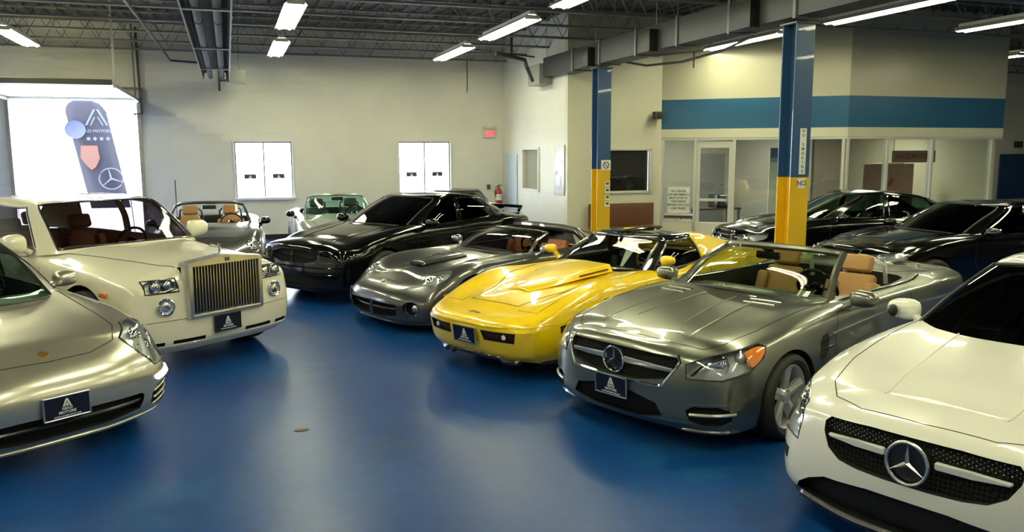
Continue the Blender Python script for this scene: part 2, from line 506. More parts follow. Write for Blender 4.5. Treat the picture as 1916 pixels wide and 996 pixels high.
        add_lathe(bm, [(rim_r + .006, h * .78), (rim_r - .004, h * .80), (rim_r - .014, h * .72), (rim_r - .03, h * .3), (rim_r - .035, -h * .8), (rim_r - .02, -h * .82), (rim_r, -h * .4)], seg=48, closed=True)
        rim = from_bm(bm)
        sp = bmesh.new()
        for k in range(spokes):
            for o in ((-0.13, 0.13) if style == 'twin' else (0,)):
                a = ang + 2 * math.pi * k / spokes
                w1, w2 = (0.035, 0.045) if style != 'twin' else (0.020, 0.020)
                if style == 'blade': w1, w2 = 0.034, 0.052
                e0 = Vector((math.cos(a), 0, math.sin(a))); n0 = Vector((-math.sin(a), 0, math.cos(a)))
                a1 = a + o * (1.2 if style == 'twin' else 0)
                e1 = Vector((math.cos(a1), 0, math.sin(a1))); n1 = Vector((-math.sin(a1), 0, math.cos(a1)))
                p0 = e0 * 0.05 + n0 * (o * 0.14); p1 = e1 * (rim_r - .012)
                P = [p0 - n0 * w1 + Vector((0, f - .01, 0)), p0 + n0 * w1 + Vector((0, f - .01, 0)), p1 + n1 * w2 + Vector((0, f + dish * .6, 0)), p1 - n1 * w2 + Vector((0, f + dish * .6, 0))]
                mid = [(p0 + Vector((0, f + .004, 0))), (p1 + Vector((0, f + dish * .6 + .012, 0)))]
                v = [sp.verts.new(q) for q in P] + [sp.verts.new(q) for q in mid] + [sp.verts.new(q - Vector((0, .03, 0))) for q in P]
                for fc in ((0, 3, 5, 4), (4, 5, 2, 1), (0, 6, 9, 3), (1, 2, 8, 7), (6, 7, 8, 9), (0, 4, 1, 7, 6), (3, 9, 8, 2, 5)): sp.faces.new([v[i] for i in fc])
        spm = from_bm(sp)
        bm = bmesh.new(); add_cyl(bm, (0, f - .03, 0), (0, f + .008, 0), .075, 24, .055); add_cyl(bm, (0, f + .006, 0), (0, f + .014, 0), .032, 20)
        for k in range(5):
            a = k * 2 * math.pi / 5 + .3; add_cyl(bm, (.05 * math.cos(a), f, .05 * math.sin(a)), (.05 * math.cos(a), f + .012, .05 * math.sin(a)), .008, 6)
        hub = from_bm(bm)
        bm = bmesh.new(); add_cyl(bm, (0, -.03, 0), (0, -.005, 0), rim_r * .78, 32); disc = from_bm(bm)
        for x, st in zip(xs, (steer, 0.0)):
            for s in (1, -1):
                t = link('wheel', tyre.copy() if first is None else tyre, M['rubber'], self.root) if first is None else bpy.data.objects.new('wheel', first[0].data)
                if first is not None: COL.objects.link(t); t.parent = self.root
                t.location = (x, s * ys, r); t.rotation_euler = (0, 0, (0 if s > 0 else math.pi) + R(st))
                parts = []
                for nm, me, mm in (('rim', rim, rim_m), ('spokes', spm, rim_m), ('hub_cap', hub, rim_m), ('brake_disc', disc, M['dark_steel0'])):
                    if first is None: o = link(nm, me, mm, t, angle=25)
                    else:
                        src = [q for q in first[1] if q.name.split('.')[0] == nm][0]
                        o = bpy.data.objects.new(nm, src.data); COL.objects.link(o); o.parent = t
                    parts.append(o)
                if first is None: first = (t, parts)
    def mirrors(self, x, y, z, size=(0.13, 0.24, 0.15), m=None, stalk=True, foot=None, sides=(1, -1)):
        m = m or self.paint
        for s in sides:
            bm = bmesh.new()
            bmesh.ops.create_uvsphere(bm, u_segments=20, v_segments=14, radius=0.5)
            for v in bm.verts:
                # flat towards the rear, rounded towards the front
                c = v.co
                sg = lambda q, p: math.copysign(abs(q * 2) ** p / 2, q)
                c.y = sg(c.y, 0.72); c.z = sg(c.z, 0.75)
                if c.x < -0.12: c.x = -0.12
                c.z *= 1 - 0.18 * c.y
                c.x *= size[0] * 1.5; c.y *= size[1]; c.z *= size[2]
                c.y *= s; c += Vector((x, s * y, z))
            o = link('wing_mirror', from_bm(bm), m, self.root, angle=50)
            bm = bmesh.new(); add_box(bm, (x - size[0] * .185, s * y, z), (0.004, size[1] * .84, size[2] * .78), .0018, 1)
            link('mirror_glass', from_bm(bm), M['mirror'], o)
            if stalk:
                fx, fy, fz = foot or (x + .03, y - size[1] * .62, z - size[2] * .75)
                bm = bmesh.new(); add_tube(bm, [(fx, s * fy, fz), ((x + fx) / 2, s * (fy + (y - fy) * .35), (fz + z) / 2 - .01), (x, s * (y - size[1] * .25), z - size[2] * .15)], [0.035, .028, .03], 10)
                link('mirror_stalk', from_bm(bm), m, o)
    def plate(self, c, n=(1, 0, 0), frame_m='plate_frame', w=0.305, h=0.155, tilt=0.0, text=True):
        n = Vector(n).normalized(); ey = Vector((0, 0, 1)); ex = ey.cross(n).normalized(); ey = n.cross(ex).normalized()
        F = frame(Vector(c), ex, ey, n)
        bm = bmesh.new(); add_box(bm, (0, 0, 0), (w, h, .006), .0025, 1); me = from_bm(bm); me.transform(F)
        p = link('licence_plate', me, M['plate'], self.root)
        bm = bmesh.new(); t = .011
        for cc, ss in (((0, h / 2, .002), (w + t, t, .014)), ((0, -h / 2, .002), (w + t, t, .014)), ((w / 2, 0, .002), (t, h + t, .014)), ((-w / 2, 0, .002), (t, h + t, .014))):
            add_box(bm, cc, ss, .003, 1)
        me = from_bm(bm); me.transform(F); link('plate_frame', me, M[frame_m], p)
        # emblem: stacked peak, two lines of lettering and a web line on the frame's lower lip
        bm = bmesh.new()
        for a, b, c2, d2 in (((-.030, .006), (-.018, .006), (.004, .056), (-.006, .062)), ((.030, .006), (.018, .006), (-.004, .056), (.006, .062))):
            add_poly(bm, [Vector((q[0], q[1] - .002, .0034)) for q in (a, b, c2, d2)], (0, 0, 1), .001)
        add_poly(bm, [Vector(q) for q in ((-.012, .006, .0034), (.012, .006, .0034), (0, .034, .0034))], (0, 0, 1), .001)
        me = from_bm(bm); me.transform(F); link('emblem', me, M['white'], p, smooth=False)
        if text:
            text_obj('ABAZI', .026, M['white'], p, F @ Matrix.Translation((0, -.010, .0038)), .0007, width=1.0)
            text_obj('MOTORS', .027, M['white'], p, F @ Matrix.Translation((0, -.036, .0038)), .0007, width=1.05)
            text_obj('WWW.ABAZIMOTORS.COM', .014, M['white'], p, F @ Matrix.Translation((0, -.061, .0038)), .0007, width=1.0)
    def star(self, c, r, n=(1, 0, 0), thick=.012, name='star_emblem', m=None):
        n = Vector(n).normalized(); ey = Vector((0, 0, 1)); ex = ey.cross(n).normalized(); ey = n.cross(ex).normalized()
        F = frame(Vector(c), ex, ey, n); bm = bmesh.new()
        bmesh.ops.create_circle  # ring
        ring = [(r * math.cos(a), r * math.sin(a), 0) for a in [2 * math.pi * k / 48 for k in range(48)]]
        add_tube(bm, ring, r * .085, 8, True)
        for k in range(3):
            a = math.pi / 2 + k * 2 * math.pi / 3
            t = Vector((math.cos(a), math.sin(a), 0)); q = Vector((-t.y, t.x, 0))
            v = [bm.verts.new(t * r * .96), bm.verts.new(q * r * .13 + t * r * .02), bm.verts.new(-q * r * .13 + t * r * .02), bm.verts.new(Vector((0, 0, r * .12))), bm.verts.new(-t * r * .08)]
            for fc in ((0, 1, 3), (0, 3, 2), (1, 4, 3), (4, 2, 3), (0, 2, 4, 1)): bm.faces.new([v[i] for i in fc])
        me = from_bm(bm); me.transform(F)
        return link(name, me, m or M['chrome'], self.root, angle=30)
    def disc(self, name, c, r, n, m, t=.01, seg=28, parent=None, dome=0.0):
        n = Vector(n).normalized(); bm = bmesh.new(); c = Vector(c)
        if dome:
            bmesh.ops.create_uvsphere(bm, u_segments=20, v_segments=12, radius=1)
            F = frame(c, *(lambda e: (e, n.cross(e), n))(Vector((0, 0, 1)).cross(n).normalized())) @ Matrix.Diagonal((r, r, dome, 1))
            me = from_bm(bm); me.transform(F)
        else:
            add_cyl(bm, c - n * t / 2, c + n * t / 2, r, seg); me = from_bm(bm)
        return link(name, me, m, parent or self.root)
    def ringo(self, name, c, r, n, m, t=.006, parent=None):
        n = Vector(n).normalized(); ex = Vector((0, 0, 1)).cross(n).normalized(); ey = n.cross(ex)
        bm = bmesh.new(); add_tube(bm, [Vector(c) + ex * r * math.cos(a) + ey * r * math.sin(a) for a in [2 * math.pi * k / 32 for k in range(32)]], t, 8, True)
        return link(name, from_bm(bm), m, parent or self.root)
    # ---- interior
    def seat(self, x, y, z=.32, m=None, h=.62, w=.50, head=True, lean=18):
        m = m or M['tan']
        bm = bmesh.new()
        add_box(bm, (x + .22, y, z + .06), (.50, w - .1, .14), .05, 3)
        for s in (1, -1): add_box(bm, (x + .22, y + s * (w / 2 - .05), z + .09), (.48, .11, .17), .05, 3)
        seat = link('seat', from_bm(bm), m, self.root)
        rot = Matrix.Rotation(R(-lean), 3, 'Y')
        bm = bmesh.new()
        add_box(bm, Vector((x, y, z + .1)) + rot @ Vector((0, 0, h / 2)), (.12, w - .14, h), .05, 3, rot)
        for s in (1, -1): add_box(bm, Vector((x, y + s * (w / 2 - .06), z + .1)) + rot @ Vector((.03, 0, h * .45)), (.17, .12, h * .82), .05, 3, rot)
        link('backrest', from_bm(bm), m, seat)
        if head:
            bm = bmesh.new(); add_box(bm, Vector((x, y, z + .1)) + rot @ Vector((.02, 0, h + .10)), (.10, .27, .17), .045, 3, rot)
            for s in (1, -1): add_cyl(bm, Vector((x, y + s * .05, z + .1)) + rot @ Vector((0, 0, h - .02)), Vector((x, y + s * .05, z + .1)) + rot @ Vector((.01, 0, h + .06)), .007, 8)
            link('headrest', from_bm(bm), m, seat)
    def dash(self, x, z, w, m=None, wheel=True, wy=.36, wx=None, depth=.42, wm=None):
        m = m or M['dark_leather']
        box_obj('dashboard', (x, 0, z - .12), (depth, w * 2, .24), m, self.root, .07, seg=3)
        if wheel:
            wx = x - depth / 2 - .16 if wx is None else wx
            n = Vector((-.92, 0, .38)).normalized(); c = Vector((wx, wy, z + .02)); ex = Vector((0, 1, 0)); ey = n.cross(ex)
            bm = bmesh.new(); add_tube(bm, [c + ex * .185 * math.cos(a) + ey * .185 * math.sin(a) for a in [2 * math.pi * k / 32 for k in range(32)]], .016, 8, True)
            add_cyl(bm, c - n * .03, c + n * .015, .06, 16)
            for a in (0, math.pi, -math.pi / 2 if ey.z > 0 else math.pi / 2):
                add_tube(bm, [c, c + (ex * math.cos(a) + ey * math.sin(a)) * .18], .014, 6)
            add_cyl(bm, c - n * .03, c - n * .3, .03, 10)
            link('steering_wheel', from_bm(bm), wm or M['satin'], self.root)
def side_cols(xs, Y, Z, z8, zb=None):
    """Y, Z: rows r1..r7 lists over xs; z8 spine heights -> columns [9 rows]"""
    cols = []
    for i, x in enumerate(xs):
        zb_ = Z[0][i]
        col = [(x, 0, zb_)] + [(x, Y[k][i], Z[k][i]) for k in range(7)] + [(x, 0, z8[i])]
        cols.append(col)
    return cols
def rear_cols(last, xr):
    """close the tail: from the last side column to a centre column at x = xr"""
    x0 = last[0][0]; L = xr - x0; out = []
    ins = (.30, .20, .05, 0, 0, .06, .15, .32, .5)
    for fx, fy in ((.70, .86), (.95, .48), (1.0, 0.0)):
        out.append([(x0 + L * fx * (1 - ins[k]), p[1] * fy, p[2] - (.01 if k >= 5 else 0)) for k, p in enumerate(last)])
    return out
def front_col(x, rows):
    return [(rows[0][0], 0, rows[0][2])] + [tuple(r) for r in rows]

# ================================================================== the setting
def wall_mat(name, c, rough=0.55, block=True):
    m = mat(name, c, rough); n, l = nodes_of(m); b = n['Principled BSDF']
    tc = n.new('ShaderNodeTexCoord'); mp = n.new('ShaderNodeMapping'); l.new(tc.outputs['UV'], mp.inputs[0])
    bk = n.new('ShaderNodeTexBrick'); bk.inputs['Scale'].default_value = 1.0; bk.inputs['Brick Width'].default_value = 0.4
    bk.inputs['Row Height'].default_value = 0.2; bk.inputs['Mortar Size'].default_value = 0.006; bk.inputs['Mortar Smooth'].default_value = 0.6
    l.new(mp.outputs[0], bk.inputs['Vector'])
    nz = n.new('ShaderNodeTexNoise'); nz.inputs['Scale'].default_value = 1.3; nz.inputs['Detail'].default_value = 6; l.new(mp.outputs[0], nz.inputs['Vector'])
    mx = n.new('ShaderNodeMixRGB'); mx.inputs[1].default_value = (*[k * .90 for k in c], 1); mx.inputs[2].default_value = (*[min(1, k * 1.06) for k in c], 1)
    l.new(nz.outputs[0], mx.inputs[0]); l.new(mx.outputs[0], b.inputs['Base Color'])
    if block:
        bp = n.new('ShaderNodeBump'); bp.invert = True; bp.inputs['Strength'].default_value = 0.35; bp.inputs['Distance'].default_value = 0.01
        l.new(bk.outputs['Fac'], bp.inputs['Height']); l.new(bp.outputs[0], b.inputs['Normal'])
    return m
M['wall'] = wall_mat('painted block wall', (0.80, 0.79, 0.72))
M['drywall'] = wall_mat('painted drywall', (0.72, 0.70, 0.55), 0.5, False)
M['gloss_wall'] = wall_mat('glossy cream fascia', (0.62, 0.60, 0.46), 0.22, False)
M['blue_band'] = mat('blue fascia band', (0.025, 0.125, 0.26), 0.3, var=(.6, .25))
M['blue_panel'] = mat('blue wall panel', (0.012, 0.05, 0.16), 0.4)
M['alu'] = mat('pale aluminium frame', (0.66, 0.66, 0.60), 0.4, 0.2)
M['win_frame'] = mat('white window frame', (0.75, 0.75, 0.74), 0.5)
M['dark_frame'] = mat('dark frame', (0.08, 0.08, 0.08), 0.5)
M['wood'] = mat('reddish brown wood', (0.14, 0.055, 0.025), 0.45, bump=(30, .2), var=(6, .3))
M['deck'] = mat('dark roof deck', (0.085, 0.083, 0.078), 0.75, var=(1.2, .35))
M['joist'] = mat('grey primed joist', (0.20, 0.19, 0.18), 0.6, var=(2, .25))
M['pipe'] = mat('dark pipe', (0.06, 0.06, 0.06), 0.5)
M['red_pipe'] = mat('red sprinkler pipe', (0.16, 0.02, 0.015), 0.5)
M['duct'] = mat('grey galvanised duct', (0.065, 0.068, 0.07), 0.5, 0.2, var=(2, .25))
M['post_blue'] = mat('blue post paint', (0.025, 0.085, 0.22), 0.35, coat=.3)
M['post_yellow'] = mat('yellow post paint', (0.75, 0.46, 0.01), 0.4, coat=.3)
M['tube'] = mat('fluorescent tube', (1, 1, 1), 0.5, emit=LAMP_COLOR, es=LAMP)
M['lamp_white'] = mat('white lamp reflector', (0.8, 0.8, 0.76), 0.35)
M['red'] = mat('red enamel', (0.5, 0.01, 0.01), 0.3, coat=.5)
M['exit_red'] = mat('exit letters', (0.6, 0.02, 0.03), 0.4, emit=(1, .05, .08), es=1.2)
M['concrete'] = mat('pale concrete apron', (0.55, 0.55, 0.53), 0.9, var=(.5, .15))
M['room_glass'] = glass_mat('office glass', (0.80, 0.84, 0.80), 1.6)
M['clear_glass'] = glass_mat('clear window glass', (0.95, 0.97, 0.97), .8)
M['mirror_glass'] = glass_mat('dark reflecting glass', (0.10, 0.10, 0.10), 8.0, ior=1.9)

# floor: blue epoxy with worn, cloudy sheen
fm = mat('blue epoxy floor', (0.012, 0.075, 0.23), 0.2, spec=0.32); n, l = nodes_of(fm); b = n['Principled BSDF']
tc = n.new('ShaderNodeTexCoord')
n1 = n.new('ShaderNodeTexNoise'); n1.inputs['Scale'].default_value = .55; n1.inputs['Detail'].default_value = 3; n1.inputs['Distortion'].default_value = .15; l.new(tc.outputs['Object'], n1.inputs[0])
n2 = n.new('ShaderNodeTexNoise'); n2.inputs['Scale'].default_value = 9; n2.inputs['Detail'].default_value = 8; l.new(tc.outputs['Object'], n2.inputs[0])
cr = n.new('ShaderNodeValToRGB'); e = cr.color_ramp.elements
e[0].position = .20; e[0].color = (0.001, 0.032, 0.215, 1); e[1].position = .85; e[1].color = (0.007, 0.095, 0.360, 1); l.new(n1.outputs[0], cr.inputs[0])
mx = n.new('ShaderNodeMixRGB'); mx.blend_type = 'MULTIPLY'; mx.inputs[0].default_value = .5; l.new(cr.outputs[0], mx.inputs[1]); l.new(n2.outputs[0], mx.inputs[2]); l.new(mx.outputs[0], b.inputs['Base Color'])
mr = n.new('ShaderNodeMapRange'); mr.inputs[1].default_value = .3; mr.inputs[2].default_value = .8; mr.inputs[3].default_value = .30; mr.inputs[4].default_value = .42; l.new(n1.outputs[0], mr.inputs[0]); l.new(mr.outputs[0], b.inputs['Roughness'])
bp = n.new('ShaderNodeBump'); bp.inputs['Strength'].default_value = .05; bp.inputs['Distance'].default_value = .01; l.new(n2.outputs[0], bp.inputs['Height']); l.new(bp.outputs[0], b.inputs['Normal'])
# a few greyish scuffs and tyre smudges of their own shape, and pale worn spots
last = mx.outputs[0]
for (sx, sy, sr, colr, amt) in ((1.30, 6.28, .22, (.03, .07, .12), .8), (1.06, 5.78, .26, (.03, .07, .11), .8), (.6, 8.2, .5, (.02, .14, .30), .5), (3.0, 4.6, .7, (.02, .13, .28), .5), (-.4, 5.2, .6, (.01, .10, .26), .5), (2.2, 9.4, .5, (.03, .15, .30), .4)):
    vm = n.new('ShaderNodeVectorMath'); vm.operation = 'DISTANCE'; vm.inputs[1].default_value = (sx, sy, 0); l.new(tc.outputs['Object'], vm.inputs[0])
    nn_ = n.new('ShaderNodeTexNoise'); nn_.inputs['Scale'].default_value = 6 if sr < .3 else 2.5; nn_.inputs['Detail'].default_value = 6; l.new(tc.outputs['Object'], nn_.inputs[0])
    r1_ = n.new('ShaderNodeMapRange'); r1_.inputs[1].default_value = sr; r1_.inputs[2].default_value = sr * .3; r1_.inputs[3].default_value = 0; r1_.inputs[4].default_value = amt; l.new(vm.outputs['Value'], r1_.inputs[0])
    r2_ = n.new('ShaderNodeMapRange'); r2_.inputs[1].default_value = .42; r2_.inputs[2].default_value = .62; l.new(nn_.outputs[0], r2_.inputs[0])
    mm = n.new('ShaderNodeMath'); mm.operation = 'MULTIPLY'; l.new(r1_.outputs[0], mm.inputs[0]); l.new(r2_.outputs[0], mm.inputs[1])
    m3 = n.new('ShaderNodeMixRGB'); m3.inputs[2].default_value = (*colr, 1); l.new(mm.outputs[0], m3.inputs[0]); l.new(last, m3.inputs[1]); last = m3.outputs[0]
l.new(last, b.inputs['Base Color'])
M['floor'] = fm

def st(o): o['kind'] = 'structure'; return o
def panel_uv(name, p0, p1, z0, z1, t, m, holes=()):
    """vertical wall slab from p0 to p1 (xy), thickness t to the left of its direction, with rectangular holes (s0, s1, z0, z1)"""
    p0 = Vector((*p0, 0)); p1 = Vector((*p1, 0)); L = (p1 - p0).length; e = (p1 - p0) / L; nn = Vector((-e.y, e.x, 0))
    ss = sorted({0, L} | {h[0] for h in holes} | {h[1] for h in holes}); zs = sorted({z0, z1} | {h[2] for h in holes} | {h[3] for h in holes})
    vs = []; fs = []; idx = {}
    def V(i, j, k):
        if (i, j, k) not in idx: idx[(i, j, k)] = len(vs); p = p0 + e * ss[i] + nn * (t * k); vs.append((p.x, p.y, zs[j]))
        return idx[(i, j, k)]
    def solid(i, j):
        if i < 0 or j < 0 or i >= len(ss) - 1 or j >= len(zs) - 1: return False
        s, z = (ss[i] + ss[i + 1]) / 2, (zs[j] + zs[j + 1]) / 2
        return not any(h[0] < s < h[1] and h[2] < z < h[3] for h in holes)
    for i in range(len(ss) - 1):
        for j in range(len(zs) - 1):
            if not solid(i, j): continue
            fs.append((V(i, j, 0), V(i + 1, j, 0), V(i + 1, j + 1, 0), V(i, j + 1, 0)))
            fs.append((V(i, j, 1), V(i, j + 1, 1), V(i + 1, j + 1, 1), V(i + 1, j, 1)))
            if not solid(i - 1, j): fs.append((V(i, j, 0), V(i, j + 1, 0), V(i, j + 1, 1), V(i, j, 1)))
            if not solid(i + 1, j): fs.append((V(i + 1, j, 0), V(i + 1, j, 1), V(i + 1, j + 1, 1), V(i + 1, j + 1, 0)))
            if not solid(i, j - 1): fs.append((V(i, j, 0), V(i, j, 1), V(i + 1, j, 1), V(i + 1, j, 0)))
            if not solid(i, j + 1): fs.append((V(i, j + 1, 0), V(i + 1, j + 1, 0), V(i + 1, j + 1, 1), V(i, j + 1, 1)))
    me = py_mesh(vs, fs)
    uv = me.uv_layers.new(name='UVMap')
    for lp in me.loops:
        c = me.vertices[lp.vertex_index].co; uv.data[lp.index].uv = ((c - p0).dot(e), c.z)
    return st(link(name, me, m, smooth=False))
WX0, WX1, WY0, WY1, CZ = -7.5, 33.0, -7.0, 21.15, 5.15
st(box_obj('floor', ((WX0 + WX1) / 2, (WY0 + WY1) / 2, -.1), (WX1 - WX0 + .4, WY1 - WY0 + .4, .2), M['floor']))
st(box_obj('ground', (8, 51.35, -.12), (120, 60, .2), M['concrete']))
panel_uv('wall_back', (WX0, WY1), (7.3, WY1), 0, CZ, .25, M['wall'], [(-4.55 - WX0, -1.92 - WX0, -0.01, 3.35), (.17 - WX0, 1.52 - WX0, 1.04, 2.40), (4.19 - WX0, 5.57 - WX0, 1.04, 2.40)])
panel_uv('wall_left', (WX0, WY0), (WX0, WY1 + .25), 0, CZ, .25, M['wall'])
panel_uv('wall_front', (WX1, WY0), (WX0, WY0), 0, CZ, .25, M['wall'])
panel_uv('wall_right', (WX1, 20.25), (WX1, WY0), 0, CZ, .25, M['wall'])
# return wall with its interior window, dark-window wall
panel_uv('wall_return', (7.08, WY1), (7.08, 16.93), 0, CZ, .15, M['wall'], [(1.55, 2.62, 1.22, 2.18)])
panel_uv('wall_inner', (7.08, 16.78), (9.40, 16.78), 0, CZ, .15, M['drywall'], [(.92, 2.04, 1.24, 2.15)])
panel_uv('wall_far', (16.98, 20.0), (WX1, 20.0), 0, CZ, .25, M['wall'])
panel_uv('wall_office_side', (16.83, 14.44), (16.83, 20.0), 0, CZ, .15, M['gloss_wall'])
# ceiling
deck = st(box_obj('ceiling', ((WX0 + WX1) / 2, (WY0 + WY1) / 2, CZ + .1), (WX1 - WX0 + .5, WY1 - WY0 + .5, .2), M['deck']))
# corrugated deck ribs run towards the wall
bm = bmesh.new()
x = WX0 + .1
while x < WX1: add_box(bm, (x, (WY0 + WY1) / 2, CZ - .02), (.07, WY1 - WY0, .04)); x += .30
ribs = link('deck_rib', from_bm(bm), M['deck'], deck, smooth=False); ribs['kind'] = 'stuff'
# bar joists parallel to the window wall: one bent rod forms each web
def joist_mesh():
    bm = bmesh.new(); x0, x1 = WX0 + .02, WX1 - .02
    for z in (4.50, CZ - .05):
        for s in (-1, 1): add_box(bm, ((x0 + x1) / 2, s * .035, z), (x1 - x0, .05, .035))
    return from_bm(bm)
def web_mesh():
    bm = bmesh.new(); pts = []; x = WX0 + .1; k = 0
    while x < WX1 - .1: pts.append((x, 0, 4.51 if k % 2 else CZ - .06)); x += .33; k += 1
    add_tube(bm, pts, .014, 5); return from_bm(bm)
jm, wm = joist_mesh(), web_mesh(); j0 = None
for k in range(18):
    y = 20.95 - k * 1.52
    if j0 is None:
        j = link('joist', jm, M['joist'], deck, smooth=False); w = link('joist_web', wm, M['joist'], j, smooth=False); j0 = (j, w)
    else:
        j = bpy.data.objects.new('joist', j0[0].data); COL.objects.link(j); j.parent = deck
        w = bpy.data.objects.new('joist_web', j0[1].data); COL.objects.link(w); w.parent = j
    j.location = (0, y, 0)
deck.location.z += 0
for o in deck.children:
    o.matrix_parent_inverse = Matrix.Identity(4)
# ------------------------------------------------------------------ windows in the back wall
for k, (x0, x1) in enumerate(((.17, 1.52), (4.19, 5.57))):
    z0, z1, y = 1.04, 2.40, WY1
    w = st(empty('window_%d' % (k + 1), ((x0 + x1) / 2, y, z0)))
    def P(name, c, s, m, par=w, bev=.004): 
        o = box_obj(name, (c[0] - w.location.x, c[1] - w.location.y, c[2] - w.location.z), s, m, par, bev, seg=1); return o
    P('window_sill', ((x0 + x1) / 2, y - .02, z0 - .03), (x1 - x0 + .12, .12, .06), M['win_frame'])
    P('window_casing', ((x0 + x1) / 2, y - .012, z1 + .025), (x1 - x0 + .1, .035, .05), M['win_frame'])
    for s, xx in ((-1, x0), (1, x1)): P('window_casing', (xx + s * .025, y - .012, (z0 + z1) / 2), (.05, .035, z1 - z0), M['win_frame'])
    for xx in (x0 + .015, (x0 + x1) / 2, x1 - .015): P('window_frame', (xx, y + .06, (z0 + z1) / 2), (.03, .05, z1 - z0), M['dark_frame'])
    P('window_frame', ((x0 + x1) / 2, y + .06, z1 - .015), (x1 - x0, .05, .03), M['dark_frame'])
    for xx, dx in (((x0 * 3 + x1) / 4, 0), ((x0 + x1 * 3) / 4, 0)):
        P('pane', (xx, y + .06, (z0 + z1) / 2), ((x1 - x0) / 2 - .03, .006, z1 - z0 - .03), M['clear_glass'], bev=0)
        bm = bmesh.new(); add_box(bm, (xx - w.location.x, .05, 1.56 - z0), (.28, .004, .115)); s = link('window_decal', from_bm(bm), M['dark_frame'], w)
        bm = bmesh.new(); add_poly(bm, [Vector(q) for q in ((xx - w.location.x - .045, .046, 1.51 - z0), (xx - w.location.x + .045, .046, 1.51 - z0), (xx - w.location.x, .046, 1.60 - z0))], (0, -1, 0), .002)
        link('decal_mark', from_bm(bm), M['white'], s)
# ------------------------------------------------------------------ open overhead door
d = st(empty('door_1', (-3.24, WY1, 0)))
def DP(name, c, s, m, bev=.006, par=d): return box_obj(name, (c[0] + 3.24, c[1] - WY1, c[2]), s, m, par, bev, seg=1)
for k in range(6):
    DP('door_panel', (-3.24, 17.28 + k * .70, 3.43), (2.58, .69, .05), M['win_frame'])
for xx in (-4.58, -1.90):
    DP('door_track', (xx, 19.0, 3.36), (.05, 4.2, .06), M['steel']); DP('door_jamb', (xx, WY1 - .04, 1.65), (.08, .08, 3.3), M['steel'])
    DP('track_hanger', (xx, 17.0, 4.2), (.035, .035, 1.62), M['alu']); DP('track_hanger', (xx, 20.6, 4.2), (.035, .035, 1.62), M['dark_steel'])
DP('spring_shaft', (-3.24, WY1 - .12, 3.62), (2.9, .04, .04), M['dark_steel'])
DP('door_header', (-3.24, 16.93, 3.43), (2.60, .03, .10), M['dark_frame'])
DP('shaft_bracket', (-1.84, WY1 - .10, 3.42), (.06, .18, .32), M['dark_steel'])
# pipe by the door, conduit under the roof
bm = bmesh.new(); add_tube(bm, [(-1.86, 21.05, 5.0), (-1.84, 21.05, 3.4), (-1.84, 21.05, 3.05), (-2.0, 21.05, 3.03)], .03, 8)
tag(link('drain_pipe', from_bm(bm), M['pipe']), 'thin dark pipe running down the wall beside the open overhead door', 'pipe')
bm = bmesh.new(); add_tube(bm, [(-1.35, 13.5, 4.42), (-1.2, 20.9, 4.36), (-1.15, 21.08, 4.28), (-.1, 21.08, 4.22), (-.1, 21.08, 3.6)], .025, 8)
add_tube(bm, [(-.1, 21.08, 3.85), (.12, 21.0, 3.85)], .02, 8)
tag(link('gas_pipe', from_bm(bm), M['pipe']), 'dark pipe crossing under the joists and stepping down beside the tube heater', 'pipe')
bm = bmesh.new(); add_cyl(bm, (-1.2, 21.0, 0), (-1.2, 21.0, 1.5), .012, 8)
tag(link('upright_rod', from_bm(bm), M['pipe']), 'thin dark rod standing against the wall left of the left window', 'rod')
# ------------------------------------------------------------------ feather flag outside the door
fl = empty('feather_flag', (-3.62, 23.6, 0)); fl.scale = (1, 1, .965); tag(fl, 'dark blue feather banner with emblems standing outside the open overhead door', 'flag')
M['flag'] = mat('navy banner cloth', (0.004, 0.004, 0.014), 0.8)
M['flag_print'] = mat('pale banner print', (0.05, 0.058, 0.10), 0.8); M['flag_red'] = mat('faded red banner crest', (0.085, 0.035, 0.028), 0.8)
N = 24; vs = []; fs = []
prof = []
for i in range(N + 1):
    t = i / N; z = .75 + 2.91 * t
    cx = .69 - .49 * t; hw = .47
    if t > .86: hw *= math.sqrt(max(.002, 1 - ((t - .86) / .142) ** 2))
    l_, r_ = cx - hw, cx + hw
    prof.append((l_, r_, z))
for l_, r_, z in prof:
    for k in range(5): x = l_ + (r_ - l_) * k / 4; vs.append((x, .03 * math.sin(x * 4 + z * 1.5), z))
for i in range(N):
    for k in range(4): a = i * 5 + k; fs.append((a, a + 1, a + 6, a + 5))
me = py_mesh(vs, fs); o = link('banner_cloth', me, M['flag'], fl); sm = o.modifiers.new('s', 'SOLIDIFY'); sm.thickness = .004
bm = bmesh.new(); add_tube(bm, [(1.22, .05, 0), (1.16, .05, 1.0), (.97, .05, 2.2), (.76, .05, 3.25), (.52, .05, 3.60), (.22, .05, 3.69), (-.08, .05, 3.58)], .014, 8); add_cyl(bm, (1.22, 0, 0), (1.22, 0, .08), .25, 20)
link('flag_pole', from_bm(bm), M['dark_steel'], fl)
def flag_xf(x, z, s=1.0): return Matrix.Translation((x, -.09, z)) @ Matrix.Rotation(R(90), 4, 'X')
bm = bmesh.new()
for s in (-1, 1):
    for a0, a1, wd in ((.27, .06, .05), (.16, .05, .03)):
        add_poly(bm, [Vector((.50 + s * q[0], -.09, q[1])) for q in ((a0, 2.95), (a0 - wd, 2.95), (a1 - wd, 2.95 + (a0 - a1) * 2.0), (a1, 2.95 + (a0 - a1) * 2.0))], (0, -1, 0), .004)
link('banner_emblem', from_bm(bm), M['flag_print'], fl)
text_obj('ABAZI MOTORS', .108, M['flag_print'], fl, flag_xf(.45, 2.80), .001, 'banner_lettering')
[box_obj('brand_mark', (.29 + k * .15, -.09, 2.60), (.08, .004, .08), M['flag_print'], fl, bev=.002, rot=Matrix.Rotation(R(45 * (k % 2)), 3, 'Y')) for k in range(4)]
